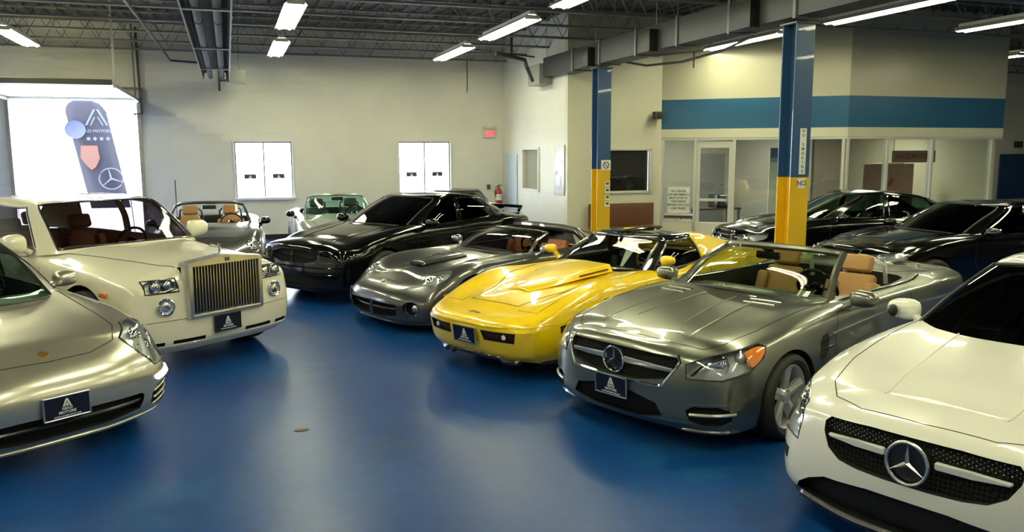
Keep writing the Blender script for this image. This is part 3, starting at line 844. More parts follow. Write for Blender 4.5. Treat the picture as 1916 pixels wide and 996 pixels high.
bm = bmesh.new(); add_lathe(bm, [(.24, 0), (.24, .012), (.20, .03), (0.001, .034)], 'Y', 28, (.0, -.12, 2.84)); link('round_emblem', from_bm(bm), mat('pale blue emblem', (.022, .032, .09), .6), fl)
bm = bmesh.new(); add_poly(bm, [Vector(q) for q in ((.10, -.1, 2.42), (.48, -.1, 2.42), (.52, -.1, 2.08), (.42, -.1, 1.86), (.31, -.1, 1.78), (.20, -.1, 1.90), (.08, -.1, 2.10))], (0, -1, 0), .008); link('shield_emblem', from_bm(bm), M['flag_red'], fl)
bm = bmesh.new(); add_tube(bm, [(.75 + .28 * math.cos(a), -.1, 1.54 + .28 * math.sin(a)) for a in [2 * math.pi * k / 30 for k in range(30)]], .016, 6, True)
for k in range(3):
    a = math.pi / 2 + .2 + k * 2 * math.pi / 3; add_tube(bm, [(.75, -.1, 1.54), (.75 + .27 * math.cos(a), -.1, 1.54 + .27 * math.sin(a))], [.028, .010], 6)
link('star_ring', from_bm(bm), M['flag_print'], fl)
# ------------------------------------------------------------------ fluorescent fixtures
def fixture(x, y0, y1, z=4.30):
    L = y1 - y0; r = empty('strip_light', (x, (y0 + y1) / 2, z))
    bm = bmesh.new(); h = [bm.verts.new(p) for p in ((-.17, -L / 2, -.01), (-.07, -L / 2, .07), (.07, -L / 2, .07), (.17, -L / 2, -.01), (-.17, L / 2, -.01), (-.07, L / 2, .07), (.07, L / 2, .07), (.17, L / 2, -.01))]
    for f in ((0, 1, 5, 4), (1, 2, 6, 5), (2, 3, 7, 6)): bm.faces.new([h[i] for i in f])
    o = link('reflector', from_bm(bm), M['lamp_white'], r, smooth=False); md = o.modifiers.new('s', 'SOLIDIFY'); md.thickness = .004
    box_obj('ballast_channel', (0, 0, .10), (.10, L, .06), M['lamp_white'], r, .008)
    for k, sx in enumerate((-.085, .085)):
        bm = bmesh.new(); add_cyl(bm, (sx, -L / 2 + .03, .0), (sx, L / 2 - .03, .0), .026, 10); link('tube', from_bm(bm), M['tube'], r)
    for s in (-1, 1):
        box_obj('end_cap', (0, s * (L / 2 - .01), .025), (.26, .02, .07), M['lamp_white'], r, .004)
        bm = bmesh.new(); add_cyl(bm, (0, s * L * .35, .13), (0, s * L * .35, CZ - z - .0), .005, 6); link('hanging_rod', from_bm(bm), M['dark_steel'], r)
    return r
lamps = [
 (-3.62, 16.85, 19.25, 'strip light over the open overhead door, at the left edge'),
 (1.12, 17.05, 19.65, 'short looking strip light between the heater and the left window, nearer the wall'),
 (1.06, 12.75, 15.35, 'strip light in front of the one near the left window'),
 (4.85, 16.85, 19.4, 'strip light nearest the window wall, above the right window'),
 (4.85, 13.0, 15.65, 'strip light second from the window wall in the middle row'),
 (4.85, 9.3, 11.9, 'strip light cut by the top edge, third in the middle row'),
 (9.92, 13.2, 15.8, 'strip light seen just left of the nearer blue post'),
 (9.95, 9.3, 12.0, 'long strip light right of the nearer blue post'),
 (12.9, 9.4, 12.0, 'strip light at the right edge above the glossy fascia'),
]
for x, y0, y1, lab in lamps: tag(fixture(x, y0, y1), lab, 'light', 'fluorescent strip lights under the joists')
for x, y0 in ((-3.6, 13.0), (-3.6, 9.2), (-3.6, 5.4), (-3.6, 1.0), (1.1, 8.9), (1.1, 5.1), (1.1, 1.2), (4.85, 5.4), (4.85, 1.4), (4.85, -2.6), (9.93, 5.4), (9.93, 1.5), (9.93, -2.5), (12.9, 5.4), (12.9, 1.5), (17.5, 8), (17.5, 14.5), (1.1, -3)):
    row = {-3.6: 'over the left aisle', 1.1: 'in line with the left window', 4.85: 'in line with the right window', 9.93: 'right of the posts', 12.9: 'in line with the glazed corner', 17.5: 'beyond the office'}[x]
    depth = 'farthest' if y0 > 12 else 'far' if y0 > 8.5 else 'middle' if y0 > 4 else 'near' if y0 > 0 else 'nearest'
    tag(fixture(x, y0, y0 + 2.55), 'strip light outside the picture, %s one %s' % (depth, row), 'light', 'fluorescent strip lights nearer the camera')
# ------------------------------------------------------------------ tube heater
M['heater_dark'] = mat('dark heater steel', (.035, .033, .034), .7, 0, spec=.25)  # one even dark colour for reflector and pipes
h = empty('tube_heater', (-.15, 14.0, 3.88)); tag(h, 'long dark tube heater with twin pipes hanging from the ceiling', 'heater')
bm = bmesh.new(); y0, y1 = -5.5, 6.0
h8 = [(-.27, -.10), (-.25, .02), (-.12, .12), (.12, .12), (.25, .02), (.27, -.10)]
A = [bm.verts.new((x, y0, z)) for x, z in h8]; B = [bm.verts.new((x, y1, z)) for x, z in h8]
for i in range(5): bm.faces.new((A[i], A[i + 1], B[i + 1], B[i]))
o = link('reflector', from_bm(bm), M['heater_dark'], h, smooth=False); md = o.modifiers.new('s', 'SOLIDIFY'); md.thickness = .006
for s in (-1, 1):
    bm = bmesh.new(); add_cyl(bm, (s * .12, y0, -.04), (s * .12, y1, -.04), .055, 14)
    for yy in (-2.4, .5, 3.2): add_cyl(bm, (s * .12, yy, -.04), (s * .12, yy + .12, -.04), .062, 14)
    link('heater_pipe', from_bm(bm), M['heater_dark'], h)
    bm = bmesh.new(); add_box(bm, (s * .275, (y0 + y1) / 2, -.10), (.02, y1 - y0, .03)); link('reflector_edge', from_bm(bm), M['dark_steel'], h)
for yy in (-3.6, .2, 3.6): box_obj('cross_strap', (0, yy, -.10), (.58, .10, .02), M['dark_steel'], h)
box_obj('burner_box', (.42, 6.15, -.02), (.42, .35, .30), mat('grey burner box', (.24, .26, .24), .5), h, .01)
bm = bmesh.new()
for yy in (-3, 1, 5): add_cyl(bm, (0, yy, .12), (0, yy, 1.15), .01, 6)
add_cyl(bm, (.5, 6.2, .12), (.5, 6.2, 1.2), .008, 6)
link('hanging_chain', from_bm(bm), M['dark_steel'], h)
# ------------------------------------------------------------------ posts
def post(x, y, ztop, lab):
    r = empty('steel_post', (x, y, 0)); tag(r, lab, 'post', 'blue and yellow steel posts'); zj = 1.78; w = .29
    for z0, z1, m, nm in ((0, zj, 'post_yellow', 'yellow_section'), (zj, ztop, 'post_blue', 'blue_section')):
        bm = bmesh.new(); zc = (z0 + z1) / 2; hh = z1 - z0
        for s in (-1, 1): add_box(bm, (0, s * (w / 2 - .012), zc), (w, .024, hh), .004, 1)
        add_box(bm, (0, 0, zc), (.016, w - .046, hh)); link(nm, from_bm(bm), M[m], r)
    box_obj('base_plate', (0, 0, .012), (.42, .42, .024), M['dark_steel'], r)
    box_obj('cap_plate', (0, 0, ztop + .01), (.34, .34, .02), M['dark_steel'], r)
    return r
p1 = post(7.14, 9.18, 3.755, 'nearer blue and yellow steel post with the vertical NO SMOKING sign'); p2 = post(7.10, 15.1, 3.755, 'farther blue and yellow steel post in front of the dark interior window')
sg = tag(box_obj('no_smoking_sign', (7.165, 9.18 - .150, 2.12), (.10, .006, .60), M['paper'], bev=.001), 'narrow white vertical NO SMOKING sign on the nearer blue post', 'sign')
zz = 2.385
for ch in 'NO SMOKING':
    if ch != ' ': text_obj(ch, .055, M['dark_frame'], sg, frame((7.165, 9.18 - .1545, zz), (1, 0, 0), (0, 0, 1), (0, -1, 0)))
    zz -= .0585
sg = tag(box_obj('small_sticker', (7.165, 9.18 - .149, 1.70), (.12, .004, .13), M['paper']), 'small square white sticker at the top of the nearer post yellow part', 'sticker')
text_obj('NO', .09, M['dark_frame'], sg, frame((7.165, 9.18 - .152, 1.70), (1, 0, 0), (0, 0, 1), (0, -1, 0)))
rs = tag(box_obj('round_sign_card', (7.14, 15.1 - .156, 1.86), (.21, .004, .20), M['paper']), 'white card with a round ring on the farther post', 'sign')
bm = bmesh.new(); add_tube(bm, [(7.14 + .06 * math.cos(a), 15.1 - .160, 1.86 + .06 * math.sin(a)) for a in [2 * math.pi * k / 20 for k in range(20)]], .009, 6, True); add_cyl(bm, (7.10, 14.941, 1.90), (7.18, 14.941, 1.82), .008, 6); link('ring_print', from_bm(bm), M['dark_frame'], rs)
for k, (zc, lab) in enumerate(((1.48, 'topmost of the four small tags down the farther post'), (1.35, 'second from the top of the four small tags on the farther post'), (1.21, 'third from the top of the four small tags on the farther post'), (1.08, 'lowest of the four small tags on the farther post'))):
    o = tag(box_obj('post_tag', (7.18, 15.1 - .149, zc), (.11, .004, .10), M['paper']), lab, 'tag', 'small tags on the farther post')
    box_obj('tag_print', (7.18, 15.1 - .153, zc + .012), (.065, .003, .045), M['dark_frame'], o)
# ------------------------------------------------------------------ duct along the post line
du = empty('air_duct', (7.07, 11.5, 4.02)); tag(du, 'long grey rectangular duct running over both posts', 'duct')
box_obj('duct_body', (0, 0, 0), (.42, 12.4, .42), M['duct'], du, .01)
for yy in (-5.0, -2.6, -1.15, .3, 1.7, 3.2, 4.5): box_obj('duct_joint', (0, yy, 0), (.47, .06, .47), M['dark_steel'], du, .005)
for yy, l in ((-1.6, .5), (1.15, .42), (3.6, .36)): box_obj('diffuser_box', (-.28, yy, -.06), (.16, l, .36), M['black'], du, .01)
box_obj('end_box', (-.05, 6.55, -.14), (.52, .75, .46), mat('grey end box', (.30, .31, .28), .5), du, .01)
box_obj('motor_box', (.32, 6.1, -.30), (.30, .3, .2), M['dark_steel'], du, .01)
bm = bmesh.new()
for yy in (-4, -1.5, 1, 3.4, 6): 
    for s in (-.2, .2): add_cyl(bm, (s, yy, .2), (s, yy, 1.11), .008, 6)
link('hanging_rod', from_bm(bm), M['steel'], du)
bm = bmesh.new(); add_tube(bm, [(7.32, 14.9, 3.90), (7.5, 14.0, 3.72), (7.6, 12.9, 3.68), (7.7, 11.8, 3.75), (7.6, 10.8, 3.85), (7.32, 10.3, 3.90)], .022, 8)
slack = tag(link('slack_cable', from_bm(bm), M['pipe']), 'dark cable sagging under the duct between the two posts', 'cable')
bm = bmesh.new(); add_tube(bm, [(7.32, 14.6, 3.9), (7.5, 13.6, 3.86), (7.7, 12.4, 3.82), (7.32, 11.3, 3.9)], .012, 8); add_cyl(bm, (7.66, 12.6, 3.83), (7.66, 12.6, 3.55), .014, 8)
link('thin_strand', from_bm(bm), M['pipe'], slack)
bm = bmesh.new(); add_tube(bm, [(5.6, 17.3, 4.25), (6.0, 17.4, 4.2), (6.35, 17.5, 4.15), (6.35, 17.4, 4.0), (6.6, 17.7, 3.72)], .045, 8); add_cyl(bm, (6.0, 17.4, 4.2), (6.0, 17.4, 5.13), .03, 8); add_tube(bm, [(5.2, 17.9, 4.40), (5.6, 17.4, 4.28), (6.5, 17.3, 4.2)], .018, 6)
tag(link('flue_pipe', from_bm(bm), M['pipe']), 'bent black flue pipe left of the duct end box', 'pipe')
bm = bmesh.new(); add_tube(bm, [(7.8, 5, 4.40), (7.8, 14.2, 4.40)], .04, 8); add_tube(bm, [(7.8, 11.0, 4.40), (9.4, 11.0, 4.42)], .03, 8)
tag(link('sprinkler_pipe', from_bm(bm), M['red_pipe']), 'dark red sprinkler pipe beside the duct', 'pipe')
# ------------------------------------------------------------------ things on the back and return walls
ex = empty('exit_sign', (6.65, WY1 - .03, 2.62)); tag(ex, 'small EXIT sign with twin lamps high in the corner by the window wall', 'sign')
box_obj('sign_case', (0, 0, 0), (.34, .05, .22), mat('pale sign face', (.75, .62, .58), .5), ex, .006)
text_obj('EXIT', .17, M['exit_red'], ex, frame((0, -.028, -.01), (1, 0, 0), (0, 0, 1), (0, -1, 0)), .002, width=.85)
for s in (-1, 1):
    bm = bmesh.new(); add_cyl(bm, (s * .12, -.03, .17), (s * .12, -.10, .16), .035, 12, .05); link('emergency_lamp', from_bm(bm), M['alu'], ex)
box_obj('lamp_bar', (0, 0, .15), (.34, .05, .05), M['alu'], ex)
fe = empty('fire_extinguisher', (6.88, WY1 - .10, .72)); tag(fe, 'red fire extinguisher on the wall in the corner', 'fire extinguisher')
bm = bmesh.new(); add_lathe(bm, [(.001, 0), (.075, .0), (.085, .03), (.085, .36), (.06, .42), (.025, .44), (.001, .44)], 'Z', 24); link('cylinder', from_bm(bm), M['red'], fe)
bm = bmesh.new(); add_cyl(bm, (0, 0, .44), (0, 0, .5), .018, 10); add_box(bm, (.03, 0, .52), (.13, .02, .02), .004, 1); link('valve', from_bm(bm), M['satin'], fe)
bm = bmesh.new(); add_tube(bm, [(0, 0, .49), (-.08, -.02, .48), (-.12, -.02, .38), (-.10, -.03, .2)], .012, 8); link('hose', from_bm(bm), M['black'], fe)
bm = bmesh.new(); add_lathe(bm, [(.086, .12), (.086, .28)], 'Z', 24); link('label_band', from_bm(bm), M['paper'], fe)
o = empty('outlet_box', (6.62, WY1 - .02, 1.20)); tag(o, 'small dark outlet box with conduit beside the right window', 'outlet')
box_obj('box', (0, 0, 0), (.09, .05, .12), M['dark_frame'], o, .006); bm = bmesh.new(); add_tube(bm, [(.04, 0, .03), (.4, 0, .05), (.41, 0, 1.4)], .008, 6); link('conduit', from_bm(bm), M['wall'], o)
bm = bmesh.new(); add_tube(bm, [(6.05, WY1 - .03, 4.6), (6.05, WY1 - .03, 3.75), (6.02, WY1 - .06, 3.68)], .012, 6)
tag(link('hanging_wire', from_bm(bm), M['pipe']), 'short wire hanging on the wall above the exit sign', 'wire')
# window in the return wall
w = st(empty('window_3', (7.08, 19.07, 1.22)))
for c, s in (((-.015, 0, -.03), (.05, 1.17, .06)), ((-.015, 0, .99), (.05, 1.17, .06)), ((-.015, -.56, .48), (.05, .06, 1.02)), ((-.015, .56, .48), (.05, .06, 1.02))): box_obj('window_casing', c, s, M['win_frame'], w, .004)
box_obj('pane', (.06, 0, .48), (.008, 1.07, .96), mat('grey back painted glass', (.30, .31, .25), .15, coat=.5), w)
M['poster'] = mat('white glossy chart', (.82, .84, .88), .3, var=(3.0, .12))
po = tag(box_obj('wall_chart', (7.06, 17.22, 1.72), (.01, .62, 1.12), M['poster'], bev=.002), 'white chart with faint grey figures right of the grey interior window', 'poster')
for (yy, zz, a, b2) in ((17.35, 1.65, .16, .10), (17.10, 1.45, .12, .3), (17.25, 1.30, .25, .12), (17.05, 1.9, .1, .12)): box_obj('faint_figure', (7.053, yy, zz), (.004, a, b2), mat('faint grey figure', (.55, .53, .62), .5), po)
pb = tag(box_obj('pale_blue_board', (7.06, 20.55, 1.30), (.02, .95, 1.55), mat('pale blue board', (.55, .66, .82), .35), bev=.004), 'pale blue upright board on the wall in the corner', 'board')
# ------------------------------------------------------------------ dark interior window, bench, speaker
w = st(empty('window_4', (8.56, 16.78, 1.24)))
for c, s in (((0, -.012, -.03), (1.18, .05, .06)), ((0, -.012, .94), (1.18, .05, .06)), ((-.56, -.012, .455), (.06, .05, .97)), ((.56, -.012, .455), (.06, .05, .97))): box_obj('window_casing', c, s, M['alu'], w, .004)
box_obj('pane', (0, .05, .455), (1.06, .01, .93), mat('black mirror glass', (.02, .02, .02), .02, spec=1.0, coat=1.0), w)
bn = empty('wooden_bench', (8.35, 16.45, 0)); tag(bn, 'reddish brown wooden bench back below the dark interior window', 'bench')
box_obj('backrest', (0, .2, .72), (1.62, .05, .50), M['wood'], bn, .01); box_obj('seat', (0, 0, .44), (1.62, .45, .05), M['wood'], bn, .01)
for sx in (-.74, .74):
    for sy in (-.17, .19): box_obj('leg', (sx, sy, .21), (.06, .06, .42), M['wood'], bn, .006)
sp = empty('wall_speaker', (9.22, 16.62, 2.93)); tag(sp, 'small dark camera-like speaker on a bracket left of the blue band', 'speaker')
box_obj('case', (0, 0, 0), (.22, .16, .17), mat('dark brown speaker', (.06, .04, .03), .5), sp, .02)
bm = bmesh.new(); add_cyl(bm, (0, -.07, 0), (0, -.10, 0), .06, 18); link('cone', from_bm(bm), M['black'], sp)
bm = bmesh.new(); add_cyl(bm, (0, .06, 0), (0, .16, 0), .02, 8); link('bracket', from_bm(bm), M['dark_steel'], sp)
# ------------------------------------------------------------------ the glazed office
OC = [(9.40, 16.78), (12.46, 14.28), (16.83, 14.28)]
def along(p0, p1, s, off=0.0):
    e = Vector((p1[0] - p0[0], p1[1] - p0[1])).normalized(); n = Vector((-e.y, e.x)); q = Vector(p0) + e * s + n * off; return q
def facade(name, p0, p1, mulls, door=None):
    L = (Vector(p1) - Vector(p0)).length; a = math.atan2(p1[1] - p0[1], p1[0] - p0[0])
    r = st(empty(name, (p0[0], p0[1], 0), a))
    B = lambda nm, s0, s1, z0, z1, m, y=0.0, t=.10, bev=.004, par=None: box_obj(nm, ((s0 + s1) / 2, y + t / 2, (z0 + z1) / 2), (s1 - s0, t, z1 - z0), m, par or r, bev, seg=1)
    B('upper_fascia', 0, L, 3.28, CZ, M['gloss_wall'], t=.14, bev=0); B('blue_band', 0, L, 2.62, 3.28, M['blue_band'], t=.14, bev=0)
    B('lower_fascia', 0, L, 2.42, 2.62, M['drywall'], y=-.01, t=.15)
    if 'front' in name: B('bulkhead', 0, L, 0, .52, M['drywall'], t=.12) if not door else [B('bulkhead', a_, b_, 0, .52, M['drywall'], t=.12) for a_, b_ in ((0, door[0]), (door[1], L))]
    else: B('bulkhead', 0, L, 0, .52, M['drywall'], t=.12)
    B('head_frame', 0, L, 2.37, 2.42, M['alu'], t=.12)
    for s in mulls: B('mullion', s - .03, s + .03, 0 if door and abs(s - door[0]) + abs(s - door[1]) < (door[1] - door[0]) + .1 else .5, 2.38, M['alu'], t=.12)
    ms = sorted(mulls)
    for i in range(len(ms) - 1):
        if door and abs(ms[i] - door[0]) < .02: continue
        B('sill_frame', ms[i], ms[i + 1], .50, .56, M['alu'], t=.12)
        B('pane', ms[i] + .03, ms[i + 1] - .03, .56, 2.37, M['room_glass'], y=.05, t=.008, bev=0)
    return r, B
f1, B1 = facade('window_5', OC[0], OC[1], [.04, .78, 1.63, 3.88], door=(.78, 1.63))
f2, B2 = facade('window_6', OC[1], OC[2], [.04, 1.10, 2.35, 4.10])
B1('lower_rail', .10, .74, .60, .66, M['wood'], y=.04, t=.01, bev=0); B1('lower_rail', .10, .74, .66, .70, M['alu'], y=.0, t=.10)
# door leaf
d2 = st(empty('door_2', f1.matrix_basis @ Vector((.78, 0, 0)), f1.rotation_euler.z))
BD = lambda nm, s0, s1, z0, z1, m, y=.03, t=.045: box_obj(nm, ((s0 + s1) / 2, y + t / 2, (z0 + z1) / 2), (s1 - s0, t, z1 - z0), m, d2, .003, seg=1)
for a_, b_, c_, e_ in ((.03, .11, .02, 2.28), (.74, .82, .02, 2.28), (.11, .74, 2.20, 2.28), (.11, .74, .02, .22), (.11, .74, 1.00, 1.06)): BD('door_frame', a_, b_, c_, e_, M['alu'])
BD('transom_bar', .03, .82, 2.28, 2.34, M['alu']); BD('door_glass', .11, .74, .22, 1.00, M['room_glass'], .05, .008); BD('door_glass', .11, .74, 1.06, 2.20, M['room_glass'], .05, .008); BD('door_handle', .70, .73, .95, 1.15, M['steel'], -.01, .02)
# notice in the first pane
nt = empty('paper_notice', f1.matrix_basis @ Vector((.42, .035, 1.02)), f1.rotation_euler.z); tag(nt, 'white paper notice with six lines taped inside the pane left of the office door', 'sign')
box_obj('sheet', (0, 0, 0), (.50, .006, .60), M['paper'], nt)
for k, tx in enumerate(('ALL DEALER', 'CAR MOVEMENTS', 'MUST STOP AT', 'THE OFFICE', 'BEFORE YOU CAN', 'CAR TRADE')):
    text_obj(tx, .062, M['dark_frame'], nt, frame((0, -.005, .20 - k * .079), (1, 0, 0), (0, 0, 1), (0, -1, 0)))
# inside the office
M['office_wall'] = mat('office wall', (.42, .38, .30), .6); M['pinkish'] = mat('pinkish office wall', (.44, .28, .21), .6)
st(panel_uv('wall_office_back', (16.83, 19.5), (9.0, 19.5), 0, CZ, .1, M['office_wall']))
bm = bmesh.new(); add_poly(bm, [Vector(q) for q in ((9.6, 16.9, 2.72), (12.55, 14.5, 2.72), (16.8, 14.5, 2.72), (16.8, 19.4, 2.72), (9.6, 19.4, 2.72))], (0, 0, 1), .06); st(link('ceiling_office', from_bm(bm), M['office_wall'], smooth=False))
st(panel_uv('wall_partition', (13.2, 19.45), (13.2, 16.3), 0, 2.7, .08, M['office_wall']))
for (x, y, q_) in ((11.4, 17.6, 'left'), (15.2, 16.8, 'right')):
    o = empty('ceiling_panel_light', (x, y, 2.70)); tag(o, 'flat ceiling light inside the %s half of the glazed office' % q_, 'light', 'office ceiling lights')
    box_obj('frame', (0, 0, 0), (1.2, .6, .04), M['lamp_white'], o); box_obj('diffuser', (0, 0, -.024), (1.12, .52, .01), mat('lit diffuser', (1, 1, 1), .5, emit=(1, .95, .78), es=28), o)
dp = empty('display_board', (12.05, 15.75, 0), R(-12)); tag(dp, 'tall white display board with a blue top standing inside the office', 'board')
box_obj('board_face', (0, 0, 1.2), (.80, .03, 2.0), M['paper'], dp, .004); box_obj('blue_header', (0, -.018, 2.08), (.76, .006, .22), mat('display blue', (.06, .10, .30), .4), dp); box_obj('board_frame', (.43, 0, 1.2), (.07, .06, 2.06), M['alu'], dp); box_obj('base', (0, 0, .06), (.85, .4, .12), M['alu'], dp)
bm = bmesh.new(); add_box(bm, (0, -.018, 1.92), (.76, .006, .10)); link('pale_blue_band', from_bm(bm), mat('display pale blue', (.35, .45, .62), .4), dp)
for z_, tx in ((1.52, 'ST      GI'), (1.40, 'IN      ST'), (.95, 'N        ')): text_obj(tx, .09, M['dark_frame'], dp, frame((0, -.02, z_), (1, 0, 0), (0, 0, 1), (0, -1, 0)))
cn = empty('white_cupboard', (14.35, 18.7, 0)); tag(cn, 'pale louvred cupboard behind the office glass', 'cupboard'); box_obj('carcass', (0, 0, 1.05), (1.2, .5, 2.1), mat('cupboard cream', (.60, .55, .42), .5), cn, .01)
for k in range(9): box_obj('louvre', (0, -.26, .45 + k * .18), (1.0, .02, .10), mat('cupboard slat', (.66, .60, .47), .5) if k == 0 else bpy.data.materials['cupboard slat'], cn)
bn2 = empty('red_banner', (15.3, 15.3, 1.98)); tag(bn2, 'pink banner with red ABAZI MOTORS lettering inside the office', 'banner'); box_obj('banner_sheet', (0, 0, 0), (1.3, .01, .28), mat('pink banner', (.52, .36, .28), .6), bn2); [box_obj('cord', (sx, 0, .44), (.01, .01, .60), M['dark_steel'], bn2) for sx in (-.6, .6)]; text_obj('ABAZI MOTORS', .16, mat('red print', (.40, .06, .04), .6), bn2, frame((0, -.008, 0), (1, 0, 0), (0, 0, 1), (0, -1, 0)))
pb2 = empty('pink_partition', (15.35, 16.1, 0)); tag(pb2, 'low pinkish partition standing behind the banner', 'partition'); box_obj('partition_face', (0, 0, .95), (1.5, .05, 1.7), M['pinkish'], pb2); box_obj('red_mark', (.05, -.03, 1.35), (.10, .006, .22), M['red'], pb2, rot=Matrix.Rotation(R(30), 3, 'Y'))
db = empty('brown_cabinet', (16.3, 17.2, 0)); tag(db, 'brown filing cabinet behind the rightmost office pane', 'cabinet'); box_obj('carcass', (0, 0, .9), (.7, .5, 1.8), mat('ochre brown', (.26, .16, .05), .5), db, .01); box_obj('door_leaf', (0, -.26, .9), (.62, .02, 1.6), mat('ochre', (.32, .20, .07), .5), db)
dk = empty('office_desk', (11.0, 17.2, 0)); tag(dk, 'desk with a printer seen through the office door', 'desk'); box_obj('desk_top', (0, 0, .75), (1.4, .6, .04), M['wood'], dk); [box_obj('leg', (sx, sy, .365), (.05, .05, .73), M['dark_steel'], dk) for sx in (-.65, .65) for sy in (-.25, .25)]
pr = empty('printer', (11.3, 17.2, .77)); tag(pr, 'dark printer standing on the office desk', 'printer'); box_obj('case', (0, 0, .16), (.45, .4, .32), M['satin'], pr, .02); box_obj('paper_tray', (0, -.2, .30), (.3, .2, .02), M['paper'], pr)
dd = empty('door_3', (12.4, 19.44, 0)); st(dd); box_obj('door_frame', (0, 0, 1.05), (1.0, .06, 2.12), M['dark_frame'], dd); box_obj('door_leaf', (0, -.035, 1.04), (.88, .04, 2.04), mat('grey door', (.22, .22, .20), .4), dd)
# far right: blue panel, small box, upper dark opening
far = tag(box_obj('blue_wall_board', (26.0, 19.96, 1.27), (5.0, .06, 1.44), M['blue_panel'], bev=.004), 'dark blue board on the wall at the right edge', 'board')
o = tag(box_obj('wall_box', (24.2, 19.93, 2.30), (.26, .12, .20), mat('brown box', (.05, .035, .02), .5), bev=.01), 'small dark brown box on the wall above the blue board', 'box')
bb = st(box_obj('baseboard_back', (2.6, WY1 - .01, .06), (8.9, .03, .12), M['black']))
bm = bmesh.new(); add_lathe(bm, [(.30, 0), (.30, .20), (.0, .20)], 'Z', 24, (0, 0, 0))
# floor scuffs: real thin marks of worn paint
for k, (px, py, a, rx, ry) in enumerate(((-.42, 6.9, .2, .10, .05),)):
    bm2 = bmesh.new(); add_lathe(bm2, [(.07, 0.0), (.07, .003), (.0, .004)], 'Z', 14); o = link('brown_leaf', from_bm(bm2), mat('brown stain', (.10, .06, .03), .6)); o.location = (.44, 6.30, 0.002); o.scale = (.8, .45, 1)
    tag(o, 'small brown scrap lying on the blue floor', 'scrap')
bm.free()

# ================================================================== cars
# ---- silver grey convertible with the star grille
P_SL = paint('metallic grey green silver', (0.20, 0.21, 0.18), 0.85, 0.30, 1.0)
xs = [1.90, 1.62, 1.38, 1.05, .62, -.2, -.8, -1.205, -1.75]
Y = [[.84, .86, .86, .86, .86, .86, .86, .87, .82], [.885, .915, .92, .91, .90, .90, .91, .925, .88], [.895, .925, .938, .925, .91, .91, .92, .938, .90],
     [.885, .920, .935, .925, .905, .905, .915, .935, .90], [.83, .87, .895, .89, .88, .875, .88, .905, .86], [.73, .78, .81, .81, .80, .80, .81, .82, .76], [.50, .52, .54, .55, .56, .55, .5, .5, .48]]
Z = [[.16] * 9, [.27, .28, .28, .28, .28, .28, .28, .28, .30], [.45, .47, .48, .48, .48, .50, .52, .52, .52], [.62, .66, .68, .68, .68, .72, .74, .76, .74],
     [.745, .80, .84, .875, .90, .91, .92, .94, .92], [.785, .845, .885, .925, .95, .955, .965, .99, .97], [.815, .87, .905, .945, .975, .96, .98, 1.02, 1.0]]
z8 = [.83, .88, .915, .95, .985, .96, .985, 1.03, 1.01]
net = [front_col(0, [(2.22, 0, .17), (2.28, 0, .25), (2.29, 0, .40), (2.28, 0, .58), (2.235, 0, .715), (2.19, 0, .755), (2.12, 0, .775), (2.02, 0, .80)]),
       front_col(0, [(2.18, .45, .17), (2.24, .46, .25), (2.25, .46, .40), (2.24, .46, .58), (2.20, .45, .71), (2.155, .40, .75), (2.09, .27, .775), (1.99, 0, .81)]),
       front_col(0, [(2.00, .80, .16), (2.05, .83, .25), (2.06, .83, .42), (2.04, .82, .60), (2.01, .76, .71), (1.985, .66, .755), (1.97, .42, .795), (1.95, 0, .82)])]
net += side_cols(xs, Y, Z, z8); net += rear_cols(net[-1], -2.306)
sl = Car('car', (4.776, 6.235), 201.9, P_SL, net, cv=(1,), su=6, sv=6)
tag(sl.root, 'silver grey convertible with roof down, tan seats and large star grille', 'car')
sl.arches([1.38, -1.205], .372, .335)
# grille, lower intake, side intakes, lamps
F = (-1, 0, 0)
gr = [(2.3, -.50, .715), (2.3, .50, .715), (2.3, .53, .67), (2.3, .42, .50), (2.3, -.42, .50), (2.3, -.53, .67)]
sl.pocket(gr, F, .07, rnd=1)
sl.pocket([(2.3, -.36, .40), (2.3, .36, .40), (2.3, .46, .215), (2.3, -.46, .215)], F, .06, rnd=1)
sl.pocket([(2.1, .56, .37), (2.0, .84, .385), (2.0, .86, .24), (2.1, .62, .225)], (-1, -.25, 0), .05, both=True)
HL = [(2.12, .54, .555), (2.12, .535, .655), (2.02, .62, .705), (1.85, .76, .755), (1.70, .84, .795), (1.66, .885, .77), (1.72, .905, .70), (1.86, .88, .61), (2.0, .76, .56)]
dh = (-.80, -.58, -.12)
sl.pocket(HL, dh, .07, 'bucket', both=True, res=.04)
sl.prism([(.62, .0), (.60, .70), (.3, .745), (-.85, .745), (-1.0, .60), (-1.02, 0)], .30, 1.2, 'dark_leather')
for s in (1, -1): pass
sl.finish_body()
sl.patch('headlight_lens', HL, dh, M['lens'], top=.002, bot=-.004, both=True, res=.04)
sl.patch('amber_marker', [(1.84, .815, .745), (1.70, .84, .78), (1.67, .885, .765), (1.73, .905, .705), (1.84, .89, .635), (1.83, .86, .69)], dh, M['amber'], top=.0035, bot=-.03, both=True)
sl.line('lamp_edge', [HL], dh, .007, M['black'], both=True, closed=True)
for s in (1, -1):
    sl.disc('projector_lamp', (1.98, s * .72, .655), .062, (.8, s * .55, .1), M['chrome'], dome=.05); sl.ringo('lamp_ring', (2.0, s * .73, .655), .066, (.8, s * .55, .1), M['chrome'], .006)
    sl.disc('indicator_lamp', (1.86, s * .805, .70), .045, (.7, s * .6, .1), M['bucket'], dome=.04)
    bm = bmesh.new(); add_tube(bm, surf_points(sl.bvh0, [(2.1, s * .56, .575), (2.02, s * .62, .66), (1.90, s * .72, .715)], (-.8, -.58 * s, -.1), -.015), .012, 8); link('lamp_brow', from_bm(bm), M['chrome'], sl.root)
sl.line('grille_frame', [[(2.3, -.50, .72), (2.3, -.54, .67), (2.3, -.43, .49), (2.3, .43, .49), (2.3, .54, .67), (2.3, .50, .72)]], F, .012, M['chrome'])
